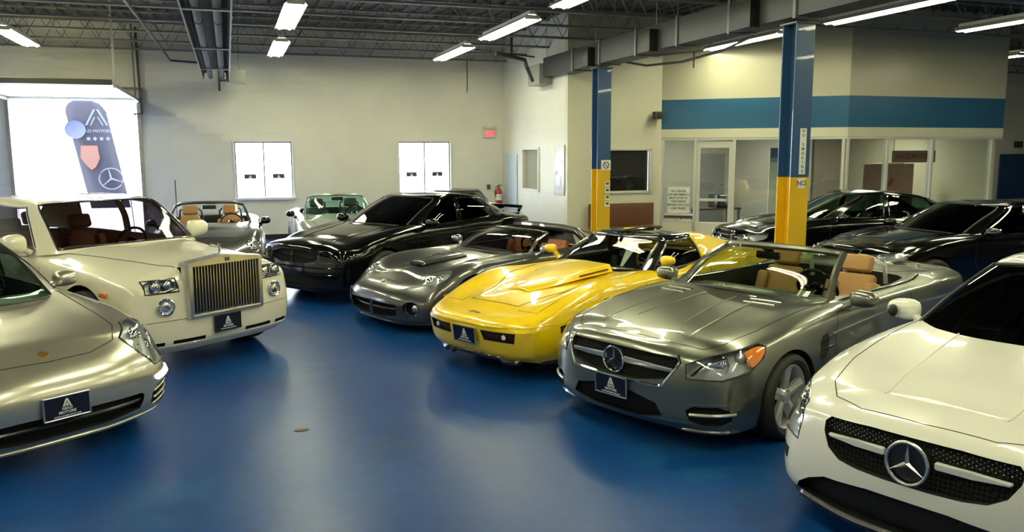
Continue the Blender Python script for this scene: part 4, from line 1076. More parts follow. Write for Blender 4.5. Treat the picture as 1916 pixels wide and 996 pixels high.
M['mesh'] = mat('black grille mesh', (.012, .012, .013), .75, spec=.15); 
def grille_mesh(car, pts, d, depth, pitch=.03, name='grille_mesh'):
    vs, fs = solid_patch(car.bvh0, pts, d, -depth + .012, -depth + .002, .03, 1, along_d=True); bm = bmesh.new(); add_vf(bm, vs, fs)
    o = link(name, from_bm(bm), M['mesh'], car.root)
    return o
m = M['mesh']; n, l = nodes_of(m); b = n['Principled BSDF']; tc = n.new('ShaderNodeTexCoord'); mp = n.new('ShaderNodeMapping'); mp.inputs['Rotation'].default_value = (R(45), 0, 0); l.new(tc.outputs['Object'], mp.inputs[0])
ck = n.new('ShaderNodeTexChecker'); ck.inputs['Scale'].default_value = 60; l.new(mp.outputs[0], ck.inputs[0]); ck.inputs[1].default_value = (.014, .014, .015, 1); ck.inputs[2].default_value = (.002, .002, .002, 1); l.new(ck.outputs[0], b.inputs['Base Color'])
bp = n.new('ShaderNodeBump'); bp.inputs['Strength'].default_value = .6; bp.inputs['Distance'].default_value = .006; l.new(ck.outputs[1], bp.inputs['Height']); l.new(bp.outputs[0], b.inputs['Normal'])
grille_mesh(sl, gr, F, .05); grille_mesh(sl, [(2.3, -.35, .39), (2.3, .35, .39), (2.3, .45, .22), (2.3, -.45, .22)], F, .04, name='intake_mesh')
def bar_between(car, name, pts, r, m, flat=1.0):
    bm = bmesh.new(); add_tube(bm, pts, r, 8)
    if flat != 1.0:
        for v in bm.verts: pass
    return link(name, from_bm(bm), m, car.root)
for s in (1, -1):
    vs = [(2.245, s * .09, .600), (2.225, s * .30, .597), (2.19, s * .49, .592), (2.20, s * .49, .622), (2.25, s * .30, .640), (2.27, s * .09, .655)]
    bm = bmesh.new(); add_poly(bm, [Vector(q) for q in vs], (1, 0, 0), .022); bmesh.ops.bevel(bm, geom=bm.edges[:], offset=.005, segments=2, affect='EDGES'); link('grille_wing', from_bm(bm), M['alloy'], sl.root)
sl.star((2.29, 0, .615), .098)
sl.disc('badge_back', (2.262, 0, .615), .09, (1, 0, 0), M['satin'])
sl.plate((2.315, 0, .415), (1, 0, -.05))
for s in (1, -1):
    sp = surf_points(sl.bvh0, [(2.09, s * .60, .305), (2.04, s * .74, .312), (1.975, s * .87, .32)], (-1, -.25 * s, 0), -.006)
    bar_between(sl, 'intake_blade', sp, .013, M['alloy'])
    sl.patch('fog_trim', [(2.1, .60, .385), (2.0, .84, .40), (2.0, .86, .385), (2.1, .59, .37)], (-1, -.25, 0), P_SL, top=.012, bot=-.01) if s > 0 else None
# splitter lip
sl.line('front_lip', [[(2.0, -.88, .175), (2.15, -.70, .17), (2.25, -.40, .165), (2.3, 0, .165), (2.25, .40, .165), (2.15, .70, .17), (2.0, .88, .175)]], (-1, 0, 0), .017, P_SL)
# bonnet seam, creases, vents
sl.line('bonnet_seam', [[(2.07, 0, 1), (2.07, .35, 1), (2.02, .60, 1), (1.90, .70, 1), (1.6, .76, 1), (1.2, .775, 1), (.75, .775, 1)]], (0, 0, -1), .0035, both=True)
sl.line('bonnet_crease', [[(1.95, .42, 1), (1.5, .40, 1), (.95, .36, 1)], [(1.75, .22, 1), (1.3, .17, 1), (.95, .15, 1)]], (0, 0, -1), .006, P_SL, both=True, off=.001)
for s in (1, -1):
    for k in range(2):
        x = 1.06 - k * .10; ps = [(x, s * .30, 1), (x - .03, s * .56, 1), (x - .07, s * .55, 1), (x - .05, s * .31, 1)]
        sl.patch('bonnet_vent', ps, (0, 0, -1), M['void'], top=.003, bot=-.01, rnd=0)
        sl.line('vent_blade', [[(x + .008, s * .30, 1), (x - .022, s * .56, 1)]], (0, 0, -1), .006, M['alloy'], off=.006)
# side: door seam, gill, handle
S = (0, -1, 0)
sl.line('door_seam', [[(.66, 1, .90), (.70, 1, .70), (.66, 1, .35), (.55, 1, .25), (-.55, 1, .25), (-.66, 1, .45), (-.66, 1, .92)]], S, .004, both=True)
sl.patch('fender_gill', [(.95, 1, .74), (.80, 1, .755), (.84, 1, .56), (.96, 1, .54)], S, M['void'], top=.003, bot=-.01, both=True)
sl.line('gill_blade', [[(.98, 1, .70), (.74, 1, .715)], [(.98, 1, .62), (.76, 1, .635)]], S, .009, M['chrome'], both=True, off=.006)
sl.line('door_crease', [[(.75, 1, .73), (0, 1, .78), (-.9, 1, .80), (-1.8, 1, .80)]], S, .012, P_SL, both=True, off=-.004)
for s in (1, -1): box_obj('door_handle', (-.52, s * .918, .80), (.20, .03, .03), P_SL, sl.root, .01)
# windscreen
def windscreen(car, base, top, gm, fr_m, r=.03, wiper=True, mirror=True, bulge=.04, glass_label=None, hdr=1.0):
    """base / top: y >= 0 lists from centre to corner"""
    n_ = len(base); net = [];
    for b_, t_ in zip(base, top):
        b_ = np.array(b_); t_ = np.array(t_); mid = (b_ + t_) / 2 + np.array([bulge * .5, 0, bulge]); net.append([b_, mid, t_])
    G = grid_half(net, 6, 6, top_sym=False)
    # drop the false closing: plain two-sided sheet
    vs = []; fs = []; nu, nv = G.shape[:2]
    for s in (1, -1):
        o_ = len(vs); vs += [(p[0], p[1] * s, p[2]) for p in G.reshape(-1, 3)]
        for i in range(nu - 1):
            for j in range(nv - 1):
                q = (o_ + i * nv + j, o_ + (i + 1) * nv + j, o_ + (i + 1) * nv + j + 1, o_ + i * nv + j + 1); fs.append(q if s > 0 else tuple(reversed(q)))
    me = py_mesh(vs, fs, False); bm = bmesh.new(); bm.from_mesh(me); bmesh.ops.remove_doubles(bm, verts=bm.verts, dist=.0005); bm.to_mesh(me); bm.free()
    g = link('windscreen', me, gm, car.root)
    if glass_label: g['label'] = glass_label
    side = [Vector(p) for p in G[-1]]; hd = [Vector(p) for p in G[:, -1]]
    bm = bmesh.new()
    full = [Vector((p.x, -p.y, p.z)) for p in side] + [Vector((p.x, -p.y, p.z)) for p in reversed(hd)][1:] + hd[1:] + list(reversed(side))[1:]
    add_tube(bm, full, [r * 1.5] * 2 + [r] * (len(full) - 4) + [r * 1.5] * 2, 8); link('windscreen_frame', from_bm(bm), fr_m, car.root)
    bm = bmesh.new(); bt = [Vector(p) for p in G[:, 0]]; add_tube(bm, [Vector((p.x, -p.y, p.z)) for p in reversed(bt)] + bt[1:], .016, 6); link('cowl_seal', from_bm(bm), M['black'], car.root)
    tz = top[0]
    if mirror: box_obj('rear_view_mirror', (tz[0] + .10, 0, tz[2] - .075), (.04, .23, .07), M['satin'], car.root, .015)
    return G
windscreen(sl, [(.80, 0, .985), (.77, .36, .975), (.68, .60, .95), (.52, .735, .925)], [(.14, 0, 1.315), (.12, .30, 1.31), (.06, .50, 1.295), (.01, .585, 1.28)], glass_mat('olive windscreen glass', (.42, .50, .40), 1.4), P_SL, .032)
box_obj('screen_sticker', (.11, .30, 1.245), (.003, .10, .075), M['sticker'], sl.root, rot=Matrix.Rotation(R(-60), 3, 'Y'))
box_obj('parking_sticker', (.62, .57, 1.0), (.003, .10, .07), M['white'], sl.root, rot=Matrix.Rotation(R(-58), 3, 'Y'))
for y in (.37, -.37):
    sl.seat(-.52, y, .34, h=.60)
    bm = bmesh.new(); add_tube(bm, [(-.86, y - .20, .92), (-.84, y - .19, 1.10), (-.83, y - .10, 1.15), (-.83, y + .10, 1.15), (-.84, y + .19, 1.10), (-.86, y + .20, .92)], .022, 8); link('roll_hoop', from_bm(bm), M['alloy'], sl.root)
sl.dash(.38, .93, .70, M['dark_leather'])
sl.line('deck_seam', [[(-1.05, 0, 1), (-1.08, .55, 1), (-1.3, .72, 1), (-1.9, .70, 1)]], (0, 0, -1), .0045, both=True)
sl.line('belt_trim', [[(.45, .80, 1), (-.2, .79, 1), (-.9, .795, 1), (-1.1, .76, 1)]], (0, 0, -1), .010, M['chrome'], both=True, off=.002)
sl.mirrors(.42, .985, .985, (.12, .23, .14), foot=(.48, .84, .905))
sl.panels([(2.07, 0), (2.07, .35), (2.02, .60), (1.90, .70), (1.6, .76), (.75, .775), (.70, 0)], [[(.66, 1.0), (.70, .70), (.66, .35), (.55, .25), (-.55, .25), (-.66, .45), (-.66, 1.0)]], (1.76, .70))
sl.wheels([1.38, -1.205], .825, .335, .245, .24, 5, 'blade', ang=.35, steer=4)

def sc(o_root, sx=1, sy=1, sz=1): o_root.scale = (sx, sy, sz)
sc(sl.root, 1, 1, .968)
# ---- cream limousine with the tall temple grille
P_RR = paint('cream white paint', (0.80, 0.775, 0.66), 0.0, 0.30, 1.0)
xs = [2.58, 2.35, 2.05, 1.6, 1.15, 0, -.9, -1.52, -2.4]
Y = [[.90] + [.93] * 7 + [.88], [.95, .97, .98, .97, .97, .97, .97, .98, .93], [.965, .985, .995, .99, .985, .985, .985, .995, .95], [.955, .98, .99, .985, .98, .98, .98, .99, .95],
     [.92, .945, .955, .955, .95, .945, .94, .94, .88], [.80, .83, .84, .85, .87, .87, .84, .80, .74], [.47, .52, .57, .65, .74, .72, .68, .62, .55]]
Z = [[.22] * 9, [.34] * 9, [.56] * 9, [.80, .80, .80, .80, .80, .80, .80, .80, .78], [.885, .92, .945, .98, 1.03, 1.06, 1.06, 1.04, .98], [.94, .975, 1.00, 1.03, 1.075, 1.11, 1.12, 1.10, 1.04], [1.03, 1.05, 1.07, 1.105, 1.135, 1.14, 1.13, 1.12, 1.06]]
z8 = [1.085, 1.10, 1.115, 1.14, 1.16, 1.15, 1.14, 1.12, 1.07]
net = [front_col(0, [(2.80, 0, .22), (2.88, 0, .30), (2.91, 0, .48), (2.895, 0, .70), (2.88, 0, .88), (2.865, 0, .985), (2.83, 0, 1.045), (2.76, 0, 1.075)]),
       front_col(0, [(2.78, .55, .22), (2.86, .57, .30), (2.89, .58, .48), (2.87, .58, .70), (2.85, .57, .86), (2.80, .54, .93), (2.74, .42, 1.025), (2.68, 0, 1.08)]),
       front_col(0, [(2.66, .86, .22), (2.74, .90, .30), (2.77, .915, .50), (2.755, .91, .72), (2.73, .885, .855), (2.67, .79, .925), (2.64, .45, 1.03), (2.62, 0, 1.083)])]
net += side_cols(xs, Y, Z, z8); net += rear_cols(net[-1], -2.917)
rr = Car('car', (-1.866, 10.91), 307.6, P_RR, net, cv=(1,))
tag(rr.root, 'cream white limousine with tall upright chrome bar grille', 'car')
rr.arches([2.05, -1.52], .455, .41)
hl = [(2.85, .50, .93), (2.80, .79, .92), (2.80, .80, .81), (2.86, .49, .81)]
rr.pocket(hl, (-1, -.12, 0), .05, 'bucket', both=True)
rr.pocket([(2.9, -.42, 1.02), (2.9, .42, 1.02), (2.9, .42, .56), (2.9, -.42, .56)], F, .05, rnd=0)
for a_, b_ in ((.24, .58), (.66, .84)):
    rr.pocket([(2.9, a_, .345), (2.9, b_, .35), (2.9, b_, .315), (2.9, a_, .31)], F, .05, both=True, rnd=0)
rr.prism([(1.45, .0), (1.27, .66), (1.0, .78), (-1.6, .77), (-1.85, .55), (-1.9, 0)], .40, 1.4, 'beige')
rr.finish_body()
rr.patch('headlight_lens', hl, (-1, -.12, 0), M['lens'], .002, -.004, both=True); rr.line('lamp_frame', [hl], (-1, -.12, 0), .009, M['satin'], both=True, closed=True)
for s in (1, -1):
    for yy in (.58, .71): rr.disc('lamp_bowl', (2.815, s * yy, .872), .052, (1, s * .12, 0), M['chrome'], dome=.03); rr.ringo('lamp_ring', (2.83, s * yy, .872), .055, (1, s * .12, 0), M['satin'], .006)
    rr.disc('round_driving_lamp', (2.862, s * .64, .68), .072, (1, s * .15, 0), M['bucket'], .05); rr.ringo('driving_lamp_ring', (2.89, s * .645, .68), .074, (1, s * .15, 0), M['chrome'], .012); rr.disc('driving_lamp_lens', (2.885, s * .645, .68), .05, (1, s * .15, 0), M['chrome'], dome=.015)
    box_obj('side_marker', (2.42, s * .985, .80), (.12, .016, .04), M['amber'], rr.root, .007)
# grille: chrome shell, upright bars, little winged figure
bm = bmesh.new(); X0 = 2.90
add_box(bm, (X0, -.415, .80), (.12, .045, .53), .01); add_box(bm, (X0, .415, .80), (.12, .045, .53), .01); add_box(bm, (X0, 0, .555), (.12, .87, .035), .01)
add_poly(bm, [Vector(q) for q in ((X0 - .10, -.44, 1.035), (X0 - .10, .44, 1.035), (X0 - .10, .42, 1.07), (X0 - .10, 0, 1.115), (X0 - .10, -.42, 1.07))], (1, 0, 0), .17)
link('grille_shell', from_bm(bm), mat('soft chrome', (.60, .61, .62), .34, 1.0), rr.root)
box_obj('grille_backing', (2.86, 0, .80), (.02, .82, .5), M['void'], rr.root)
g0 = None
for k in range(23):
    y = -.374 + k * .034
    if g0 is None: bm = bmesh.new(); add_cyl(bm, (0, 0, .56), (0, 0, 1.04), .0085, 10); g0 = link('grille_bar', from_bm(bm), mat('grille bar chrome', (.5, .5, .52), .16, 1.0), rr.root); g0.location = (X0 + .03, y, 0)
    else: o = bpy.data.objects.new('grille_bar', g0.data); COL.objects.link(o); o.parent = rr.root; o.location = (X0 + .03, y, 0)
text_obj('RR', .05, M['satin'], rr.root, frame((X0 + .075, 0, 1.07), (0, 1, 0), (0, 0, 1), (1, 0, 0)), .002, 'badge')
bm = bmesh.new(); add_lathe(bm, [(.035, 0), (.03, .02), (.012, .03), (.014, .07), (.010, .10), (.013, .115), (.001, .13)], 'Z', 12, (2.86, 0, 1.10))
for s in (1, -1): add_poly(bm, [Vector(q) for q in ((2.86, s * .01, 1.195), (2.80, s * .055, 1.215), (2.76, s * .06, 1.185), (2.85, s * .01, 1.165))], (0, 0, 1), .004)
link('winged_ornament', from_bm(bm), M['chrome'], rr.root)
rr.plate((2.935, 0, .44), (1, 0, 0), 'satin', text=True)
rr.line('bonnet_seam', [[(2.74, .43, 1), (2.4, .52, 1), (1.8, .64, 1), (1.42, .74, 1)]], (0, 0, -1), .005, both=True)
rr.line('bumper_seam', [[(2.9, 0, .545), (2.9, .6, .545), (2.8, .9, .545)]], F, .003, both=True)
rr.line('bumper_chrome', [[(2.9, 0, .30), (2.9, .6, .30), (2.8, .88, .30)]], F, .004, P_RR, both=True)
rr.line('door_seam', [[(1.28, 1, .98), (1.30, 1, .5), (1.1, 1, .32), (-.1, 1, .32), (-.12, 1, 1.0)], [(-.12, 1, .32), (-1.05, 1, .34), (-1.15, 1, .7), (-1.2, 1, 1.0)]], S, .004, both=True)
K = [((1.52, 0, 1.165), (.86, 0, 1.585)), ((1.48, .42, 1.16), (.83, .37, 1.58)), ((1.32, .79, 1.135), (.74, .66, 1.56)), ((1.08, .89, 1.11), (.60, .71, 1.535)), ((-.08, .88, 1.11), (-.10, .73, 1.56)), ((-.20, .88, 1.11), (-.20, .73, 1.56)),
     ((-1.15, .86, 1.12), (-1.0, .71, 1.53)), ((-2.0, .66, 1.13), (-1.55, .57, 1.47)), ((-2.2, .35, 1.13), (-1.68, .32, 1.49)), ((-2.25, 0, 1.13), (-1.72, 0, 1.495))]
tr = {'windscreen': (.012, M['satin']), 'side_window': (.012, M['chrome']), 'rear_side_window': (.012, M['chrome'])}
g_rr = glass_mat('grey windscreen glass', (.40, .36, .38), 1.8)
rr.cabin(K, [(.88, 1.60), (.2, 1.632), (-.4, 1.635), (-1.2, 1.58), (-1.75, 1.50)], {'windscreen': g_rr, 'side_window': g_rr, 'rear_side_window': g_rr, 'rear_window': g_rr}, lines=tr)
for x_, y_ in ((-.25, .42), (-.25, -.42), (-1.35, .4), (-1.35, -.4)): rr.seat(x_, y_, .50, M['brown_leather'], h=.60)
rr.dash(1.12, 1.06, .74, M['brown_leather'])
rr.mirrors(1.0, 1.08, 1.20, (.14, .27, .20), foot=(1.04, .92, 1.10))
rr.panels([(2.74, 0), (2.74, .43), (2.4, .52), (1.8, .64), (1.42, .74), (1.42, 0)], [[(1.28, 1.02), (1.30, .5), (1.1, .32), (-.1, .32), (-.12, 1.04)], [(-.12, 1.04), (-.12, .32), (-1.05, .34), (-1.15, .7), (-1.2, 1.04)]], (2.52, .54))
rr.root.scale = (1, 1, 1.015)
rr.wheels([2.05, -1.52], .87, .405, .27, .26, 7, 'blade', steer=0)

# ---- silver sports saloon, front left (only its nose and bonnet are in the picture)
P_PAN = paint('warm silver paint', (0.50, 0.49, 0.43), 0.75, 0.30, 1.0)
xs = [2.05, 1.80, 1.535, 1.15, .80, -.2, -.9, -1.385, -1.95]
Y = [[.87, .90, .91, .90, .90, .90, .90, .91, .86], [.92, .94, .95, .94, .93, .93, .94, .955, .90], [.925, .95, .965, .95, .94, .94, .95, .97, .92], [.905, .94, .96, .945, .93, .93, .94, .965, .91],
     [.85, .89, .915, .91, .90, .90, .90, .92, .86], [.74, .78, .80, .80, .80, .81, .81, .82, .75], [.50, .53, .56, .58, .58, .56, .54, .52, .48]]
Z = [[.15] * 9, [.26] * 9, [.45, .47, .48, .48, .48, .50, .52, .52, .52], [.60, .66, .70, .72, .72, .74, .76, .78, .76], [.735, .80, .84, .88, .90, .93, .95, .95, .93], [.785, .845, .885, .925, .955, .98, 1.0, 1.0, .98], [.79, .835, .865, .905, .95, .98, 1.0, 1.02, 1.0]]
z8 = [.79, .835, .87, .915, .965, .99, 1.01, 1.04, 1.02]
net = [front_col(0, [(2.33, 0, .15), (2.41, 0, .22), (2.455, 0, .37), (2.47, 0, .50), (2.43, 0, .60), (2.36, 0, .66), (2.26, 0, .71), (2.12, 0, .765)]),
       front_col(0, [(2.30, .45, .15), (2.38, .46, .22), (2.42, .47, .37), (2.43, .47, .50), (2.39, .46, .60), (2.31, .42, .67), (2.21, .30, .72), (2.10, 0, .77)]),
       front_col(0, [(2.14, .80, .15), (2.21, .84, .22), (2.24, .86, .39), (2.23, .85, .52), (2.19, .79, .64), (2.13, .68, .72), (2.09, .45, .765), (2.07, 0, .78)])]
net += side_cols(xs, Y, Z, z8); net += rear_cols(net[-1], -2.485)
pn = Car('car', (-2.52, 8.12), 304.4, P_PAN, net, cv=(1,)); tag(pn.root, 'silver sports saloon cut by the left edge, oval headlamp and plain bonnet', 'car')
pn.arches([1.535, -1.385], .39, .35)
hp = [(2.20, .61, .60), (2.22, .70, .50), (2.10, .84, .50), (1.96, .89, .60), (1.82, .88, .74), (1.80, .81, .82), (1.93, .67, .82), (2.10, .58, .74)]
dhp = (-.72, -.45, -.35)
pn.pocket(hp, dhp, .07, 'bucket', both=True, res=.04)
pn.pocket([(2.45, -.58, .375), (2.45, .58, .375), (2.45, .62, .33), (2.45, .56, .215), (2.45, -.56, .215), (2.45, -.62, .33)], F, .09)
pn.pocket([(2.3, .68, .37), (2.15, .88, .43), (2.15, .89, .27), (2.3, .66, .215)], (-1, -.35, 0), .05, both=True)
pn.prism([(.90, .0), (.72, .64), (.5, .76), (-1.3, .76), (-1.55, .5), (-1.6, 0)], .32, 1.3, 'dark_leather')
pn.finish_body()
pn.patch('headlight_lens', hp, dhp, M['lens'], .002, -.004, both=True, res=.04); pn.line('lamp_edge', [hp], dhp, .009, M['satin'], both=True, closed=True)
for s in (1, -1):
    for c, r_ in (((2.0, s * .75, .715), .058), ((2.08, s * .755, .60), .050), ((1.98, s * .83, .63), .04)):
        pn.disc('projector_lamp', c, r_, (.72, s * .45, .35), M['chrome'], dome=.04); pn.ringo('lamp_ring', (c[0] + .015, c[1] + s * .01, c[2] + .01), r_ * 1.08, (.72, s * .45, .35), M['chrome'], .007)
    dr = surf_points(pn.bvh0, [(2.25, s * .72, .44), (2.14, s * .83, .455), (2.08, s * .88, .47)], (-1, -.4 * s, 0), .004)
    bm = bmesh.new(); add_tube(bm, dr, [.022] * len(dr), 8); link('daytime_lamp', from_bm(bm), M['white_lamp'], pn.root)
    for zz in (.37, .315, .26):
        q = surf_points(pn.bvh0, [(2.27, s * .69, zz - .03), (2.14, s * .88, zz + .03)], (-1, -.35 * s, 0), -.01); bm = bmesh.new(); add_tube(bm, q, .010, 6); link('intake_blade', from_bm(bm), P_PAN, pn.root)
pn.line('intake_divider', [[(2.45, -.60, .30), (2.45, .60, .30)]], F, .014, M['satin'], off=-.03)
pn.line('front_lip', [[(2.15, -.86, .165), (2.3, -.60, .16), (2.4, 0, .155), (2.3, .60, .16), (2.15, .86, .165)]], F, .018, P_PAN)
pn.plate((2.49, .0, .43), (1, 0, 0))
pn.line('bonnet_seam', [[(2.27, 0, 1), (2.24, .30, 1), (2.12, .53, 1), (1.95, .62, 1), (1.6, .66, 1), (1.2, .70, 1), (.78, .74, 1)]], (0, 0, -1), .004, both=True)
pn.disc('bonnet_badge', (2.19, 0, .745), .035, (.35, 0, .94), mat('gold badge', (.45, .28, .06), .3, .8), .012)
K = [((1.08, 0, .945), (.25, 0, 1.375)), ((1.04, .38, .94), (.22, .34, 1.37)), ((.90, .66, .93), (.12, .58, 1.345)), ((.72, .80, .92), (.0, .64, 1.33)), ((-.35, .80, .97), (-.40, .65, 1.355)), ((-.45, .80, .97), (-.48, .65, 1.355)),
     ((-1.35, .78, 1.0), (-1.2, .62, 1.28)), ((-1.85, .6, 1.02), (-1.5, .5, 1.22)), ((-2.05, .3, 1.03), (-1.65, .28, 1.23)), ((-2.1, 0, 1.03), (-1.7, 0, 1.235))]
trb = {'windscreen': (.014, M['black']), 'side_window': (.010, M['satin']), 'rear_side_window': (.010, M['satin'])}
pn.cabin(K, [(.25, 1.39), (-.3, 1.42), (-.9, 1.38), (-1.7, 1.24)], {'windscreen': M['green_glass'], 'side_window': M['mid_glass'], 'rear_side_window': M['mid_glass'], 'rear_window': M['mid_glass']}, lines=trb)
for y_ in (.38, -.38): pn.seat(-.6, y_, .36, M['dark_leather'], h=.58)
pn.dash(.62, .92, .72)
pn.mirrors(.40, 1.0, 1.0, (.12, .22, .14), foot=(.44, .84, .94))
pn.panels([(2.27, 0), (2.24, .30), (2.12, .53), (1.95, .62), (1.6, .66), (1.2, .70), (.78, .74), (.78, 0)], [[(.70, .95), (.72, .6), (.6, .3), (-.35, .3), (-.4, .97)]], (1.95, .68))
pn.wheels([1.535, -1.385], .845, .35, .25, .26, 5, 'twin')

# ---- white coupe, front right
def warp(net, xm, ys, zm):
    xa, xb = xm; za, zb_ = zm; o = []
    for col in net: o.append([(float(np.interp(p[0], xa, xb)), p[1] * ys, float(np.interp(p[2], za, zb_))) for p in col])
    return o
XS_ = [2.02, 1.62, 1.38, 1.05, .62, -.2, -.8, -1.205, -1.75]
YS_ = [[.84, .86, .86, .86, .86, .86, .86, .87, .82], [.885, .915, .92, .91, .90, .90, .91, .925, .88], [.895, .925, .938, .925, .91, .91, .92, .938, .90],
     [.885, .920, .935, .925, .905, .905, .915, .935, .90], [.83, .87, .895, .89, .88, .875, .88, .905, .86], [.73, .78, .81, .81, .80, .80, .81, .82, .76], [.50, .52, .54, .55, .56, .55, .5, .5, .48]]
ZS_ = [[.16] * 9, [.27, .28, .28, .28, .28, .28, .28, .28, .30], [.45, .47, .48, .48, .48, .50, .52, .52, .52], [.62, .66, .68, .68, .68, .72, .74, .76, .74],
     [.735, .80, .84, .875, .90, .91, .92, .94, .92], [.775, .845, .885, .925, .95, .955, .965, .99, .97], [.80, .855, .89, .93, .965, .96, .98, 1.02, 1.0]]
Z8_ = [.81, .865, .90, .94, .98, .96, .985, 1.03, 1.01]
BASE = side_cols([1.85] + XS_[1:], YS_, ZS_, Z8_)
P_WH = paint('white paint', (0.82, 0.82, 0.78), 0.0, 0.25, 1.0)
side = warp(BASE, ([-2.306, -1.205, .62, 1.38, 1.85], [-2.52, -1.335, .80, 1.62, 2.12]), .95 / .9385, ([0, .16, .5, .75, .915, 1.03], [0, .15, .52, .755, .935, 1.06]))
net = [front_col(0, [(2.40, 0, .15), (2.49, 0, .24), (2.515, 0, .40), (2.51, 0, .56), (2.475, 0, .695), (2.42, 0, .75), (2.33, 0, .785), (2.22, 0, .815)]),
       front_col(0, [(2.36, .46, .15), (2.45, .47, .24), (2.475, .48, .40), (2.465, .48, .56), (2.43, .47, .69), (2.37, .42, .745), (2.28, .29, .785), (2.19, 0, .82)]),
       front_col(0, [(2.20, .80, .15), (2.27, .85, .24), (2.285, .86, .42), (2.265, .85, .58), (2.23, .80, .695), (2.18, .70, .755), (2.16, .46, .80), (2.15, 0, .825)])]
net += side + rear_cols(side[-1], -2.522)
wc = Car('car', (5.461, 3.862), 199.7, P_WH, net, cv=(1,)); tag(wc.root, 'white coupe cut by the right edge, dark windscreen and large star grille', 'car')
wc.arches([1.62, -1.335], .395, .35)
gw = [(2.5, -.47, .715), (2.5, .47, .715), (2.5, .53, .66), (2.5, .44, .51), (2.5, .22, .48), (2.5, -.22, .48), (2.5, -.44, .51), (2.5, -.53, .66)]
wc.pocket(gw, F, .07)
hw = [(2.30, .64, .50), (2.31, .66, .62), (2.26, .70, .70), (2.12, .79, .755), (1.96, .86, .78), (1.95, .90, .72), (2.08, .91, .62), (2.22, .84, .53)]
dw = (-.78, -.6, -.1)
wc.pocket(hw, dw, .07, 'bucket', both=True, res=.04)
wc.pocket([(2.5, -.66, .30), (2.5, -.42, .40), (2.5, .42, .40), (2.5, .66, .30), (2.5, .74, .19), (2.5, -.74, .19)], F, .07)
wc.pocket([(2.3, .76, .43), (2.2, .90, .46), (2.2, .905, .40), (2.3, .78, .36)], (-1, -.5, 0), .04, both=True, rnd=0)
wc.prism([(.85, .0), (.68, .64), (.45, .75), (-1.3, .75), (-1.5, .5), (-1.55, 0)], .32, 1.3, 'dark_leather')
wc.finish_body()
wc.patch('headlight_lens', hw, dw, M['lens'], .002, -.004, both=True, res=.04); wc.line('lamp_edge', [hw], dw, .006, M['satin'], both=True, closed=True)
for s in (1, -1):
    for c, r_ in (((2.17, s * .77, .665), .055), ((2.05, s * .845, .70), .042)):
        wc.disc('projector_lamp', c, r_, (.78, s * .6, .1), M['chrome'], dome=.035); wc.ringo('lamp_ring', (c[0] + .01, c[1] + s * .01, c[2]), r_ * 1.05, (.78, s * .6, .1), M['chrome'], .006)
    for zz in (0, .035): q = surf_points(wc.bvh0, [(2.29, s * .665, .525 + zz), (2.26, s * .70, .60 + zz), (2.15, s * .77, .70 + zz), (2.0, s * .86, .745)], (-.78, -.6 * s, -.1), -.02); bm = bmesh.new(); add_tube(bm, q, .007, 6); link('lamp_brow', from_bm(bm), M['chrome'], wc.root)
grille_mesh(wc, gw, F, .05)
# polished studs on the left half of the grille
bm = bmesh.new()
for i in range(26):
    for j in range(9):
        y = .10 + i * .017; z = .515 + j * .024 + (i % 2) * .012
        if y > .50 - abs(z - .66) * .35 or z > .70 or (.585 < z < .64): continue
        if z < .52 + max(0, (y - .30)) * .35: continue
        for s in (1, -1):
            r = bmesh.ops.create_icosphere(bm, subdivisions=1, radius=.0042, matrix=Matrix.Translation((2.462 - y * y * .16, s * y, z)))
st_ = link('grille_stud', from_bm(bm), M['chrome'], wc.root); st_['kind'] = 'stuff'
for s in (1, -1):
    vs = [(2.475, s * .13, .600), (2.455, s * .30, .598), (2.435, s * .47, .605), (2.435, s * .475, .622), (2.46, s * .30, .632), (2.48, s * .13, .640)]
    bm = bmesh.new(); add_poly(bm, [Vector(q) for q in vs], (1, 0, 0), .03); bmesh.ops.bevel(bm, geom=bm.edges[:], offset=.006, segments=2, affect='EDGES'); link('grille_wing', from_bm(bm), P_WH, wc.root)
wc.star((2.52, 0, .60), .107, m=mat('pale star metal', (.80, .80, .80), .25, .9)); wc.disc('badge_back', (2.488, 0, .60), .10, (1, 0, 0), M['satin'])
wc.line('front_splitter', [[(2.2, -.90, .16), (2.35, -.66, .145), (2.45, 0, .135), (2.35, .66, .145), (2.2, .90, .16)]], F, .03, M['satin'])
wc.line('bonnet_seam', [[(2.375, 0, 1), (2.35, .35, 1), (2.24, .56, 1), (2.10, .66, 1), (1.8, .71, 1), (1.4, .74, 1), (.85, .77, 1)]], (0, 0, -1), .0035, both=True)
wc.line('bonnet_crease', [[(2.15, .32, 1), (1.6, .36, 1), (.95, .42, 1)]], (0, 0, -1), .008, P_WH, both=True, off=-.002)
wc.line('door_seam', [[(.78, 1, .92), (.80, 1, .6), (.6, 1, .26), (-.75, 1, .26), (-.85, 1, .92)]], S, .004, both=True)
K = [((1.16, 0, .96), (.30, 0, 1.355)), ((1.12, .44, .95), (.27, .36, 1.35)), ((.97, .78, .925), (.16, .58, 1.325)), ((.78, .855, .915), (.04, .61, 1.31)), ((-.45, .79, .96), (-.45, .62, 1.335)), ((-.50, .79, .96), (-.50, .62, 1.335)),
     ((-1.35, .76, 1.0), (-1.15, .58, 1.26)), ((-1.9, .6, 1.03), (-1.35, .48, 1.22)), ((-2.1, .3, 1.04), (-1.5, .26, 1.24)), ((-2.15, 0, 1.04), (-1.55, 0, 1.245))]
wc.cabin(K, [(.28, 1.37), (-.25, 1.405), (-.8, 1.37), (-1.55, 1.25)], {'windscreen': M['tint_glass'], 'side_window': M['tint_glass'], 'rear_side_window': M['tint_glass'], 'rear_window': M['tint_glass']}, lines=trb)
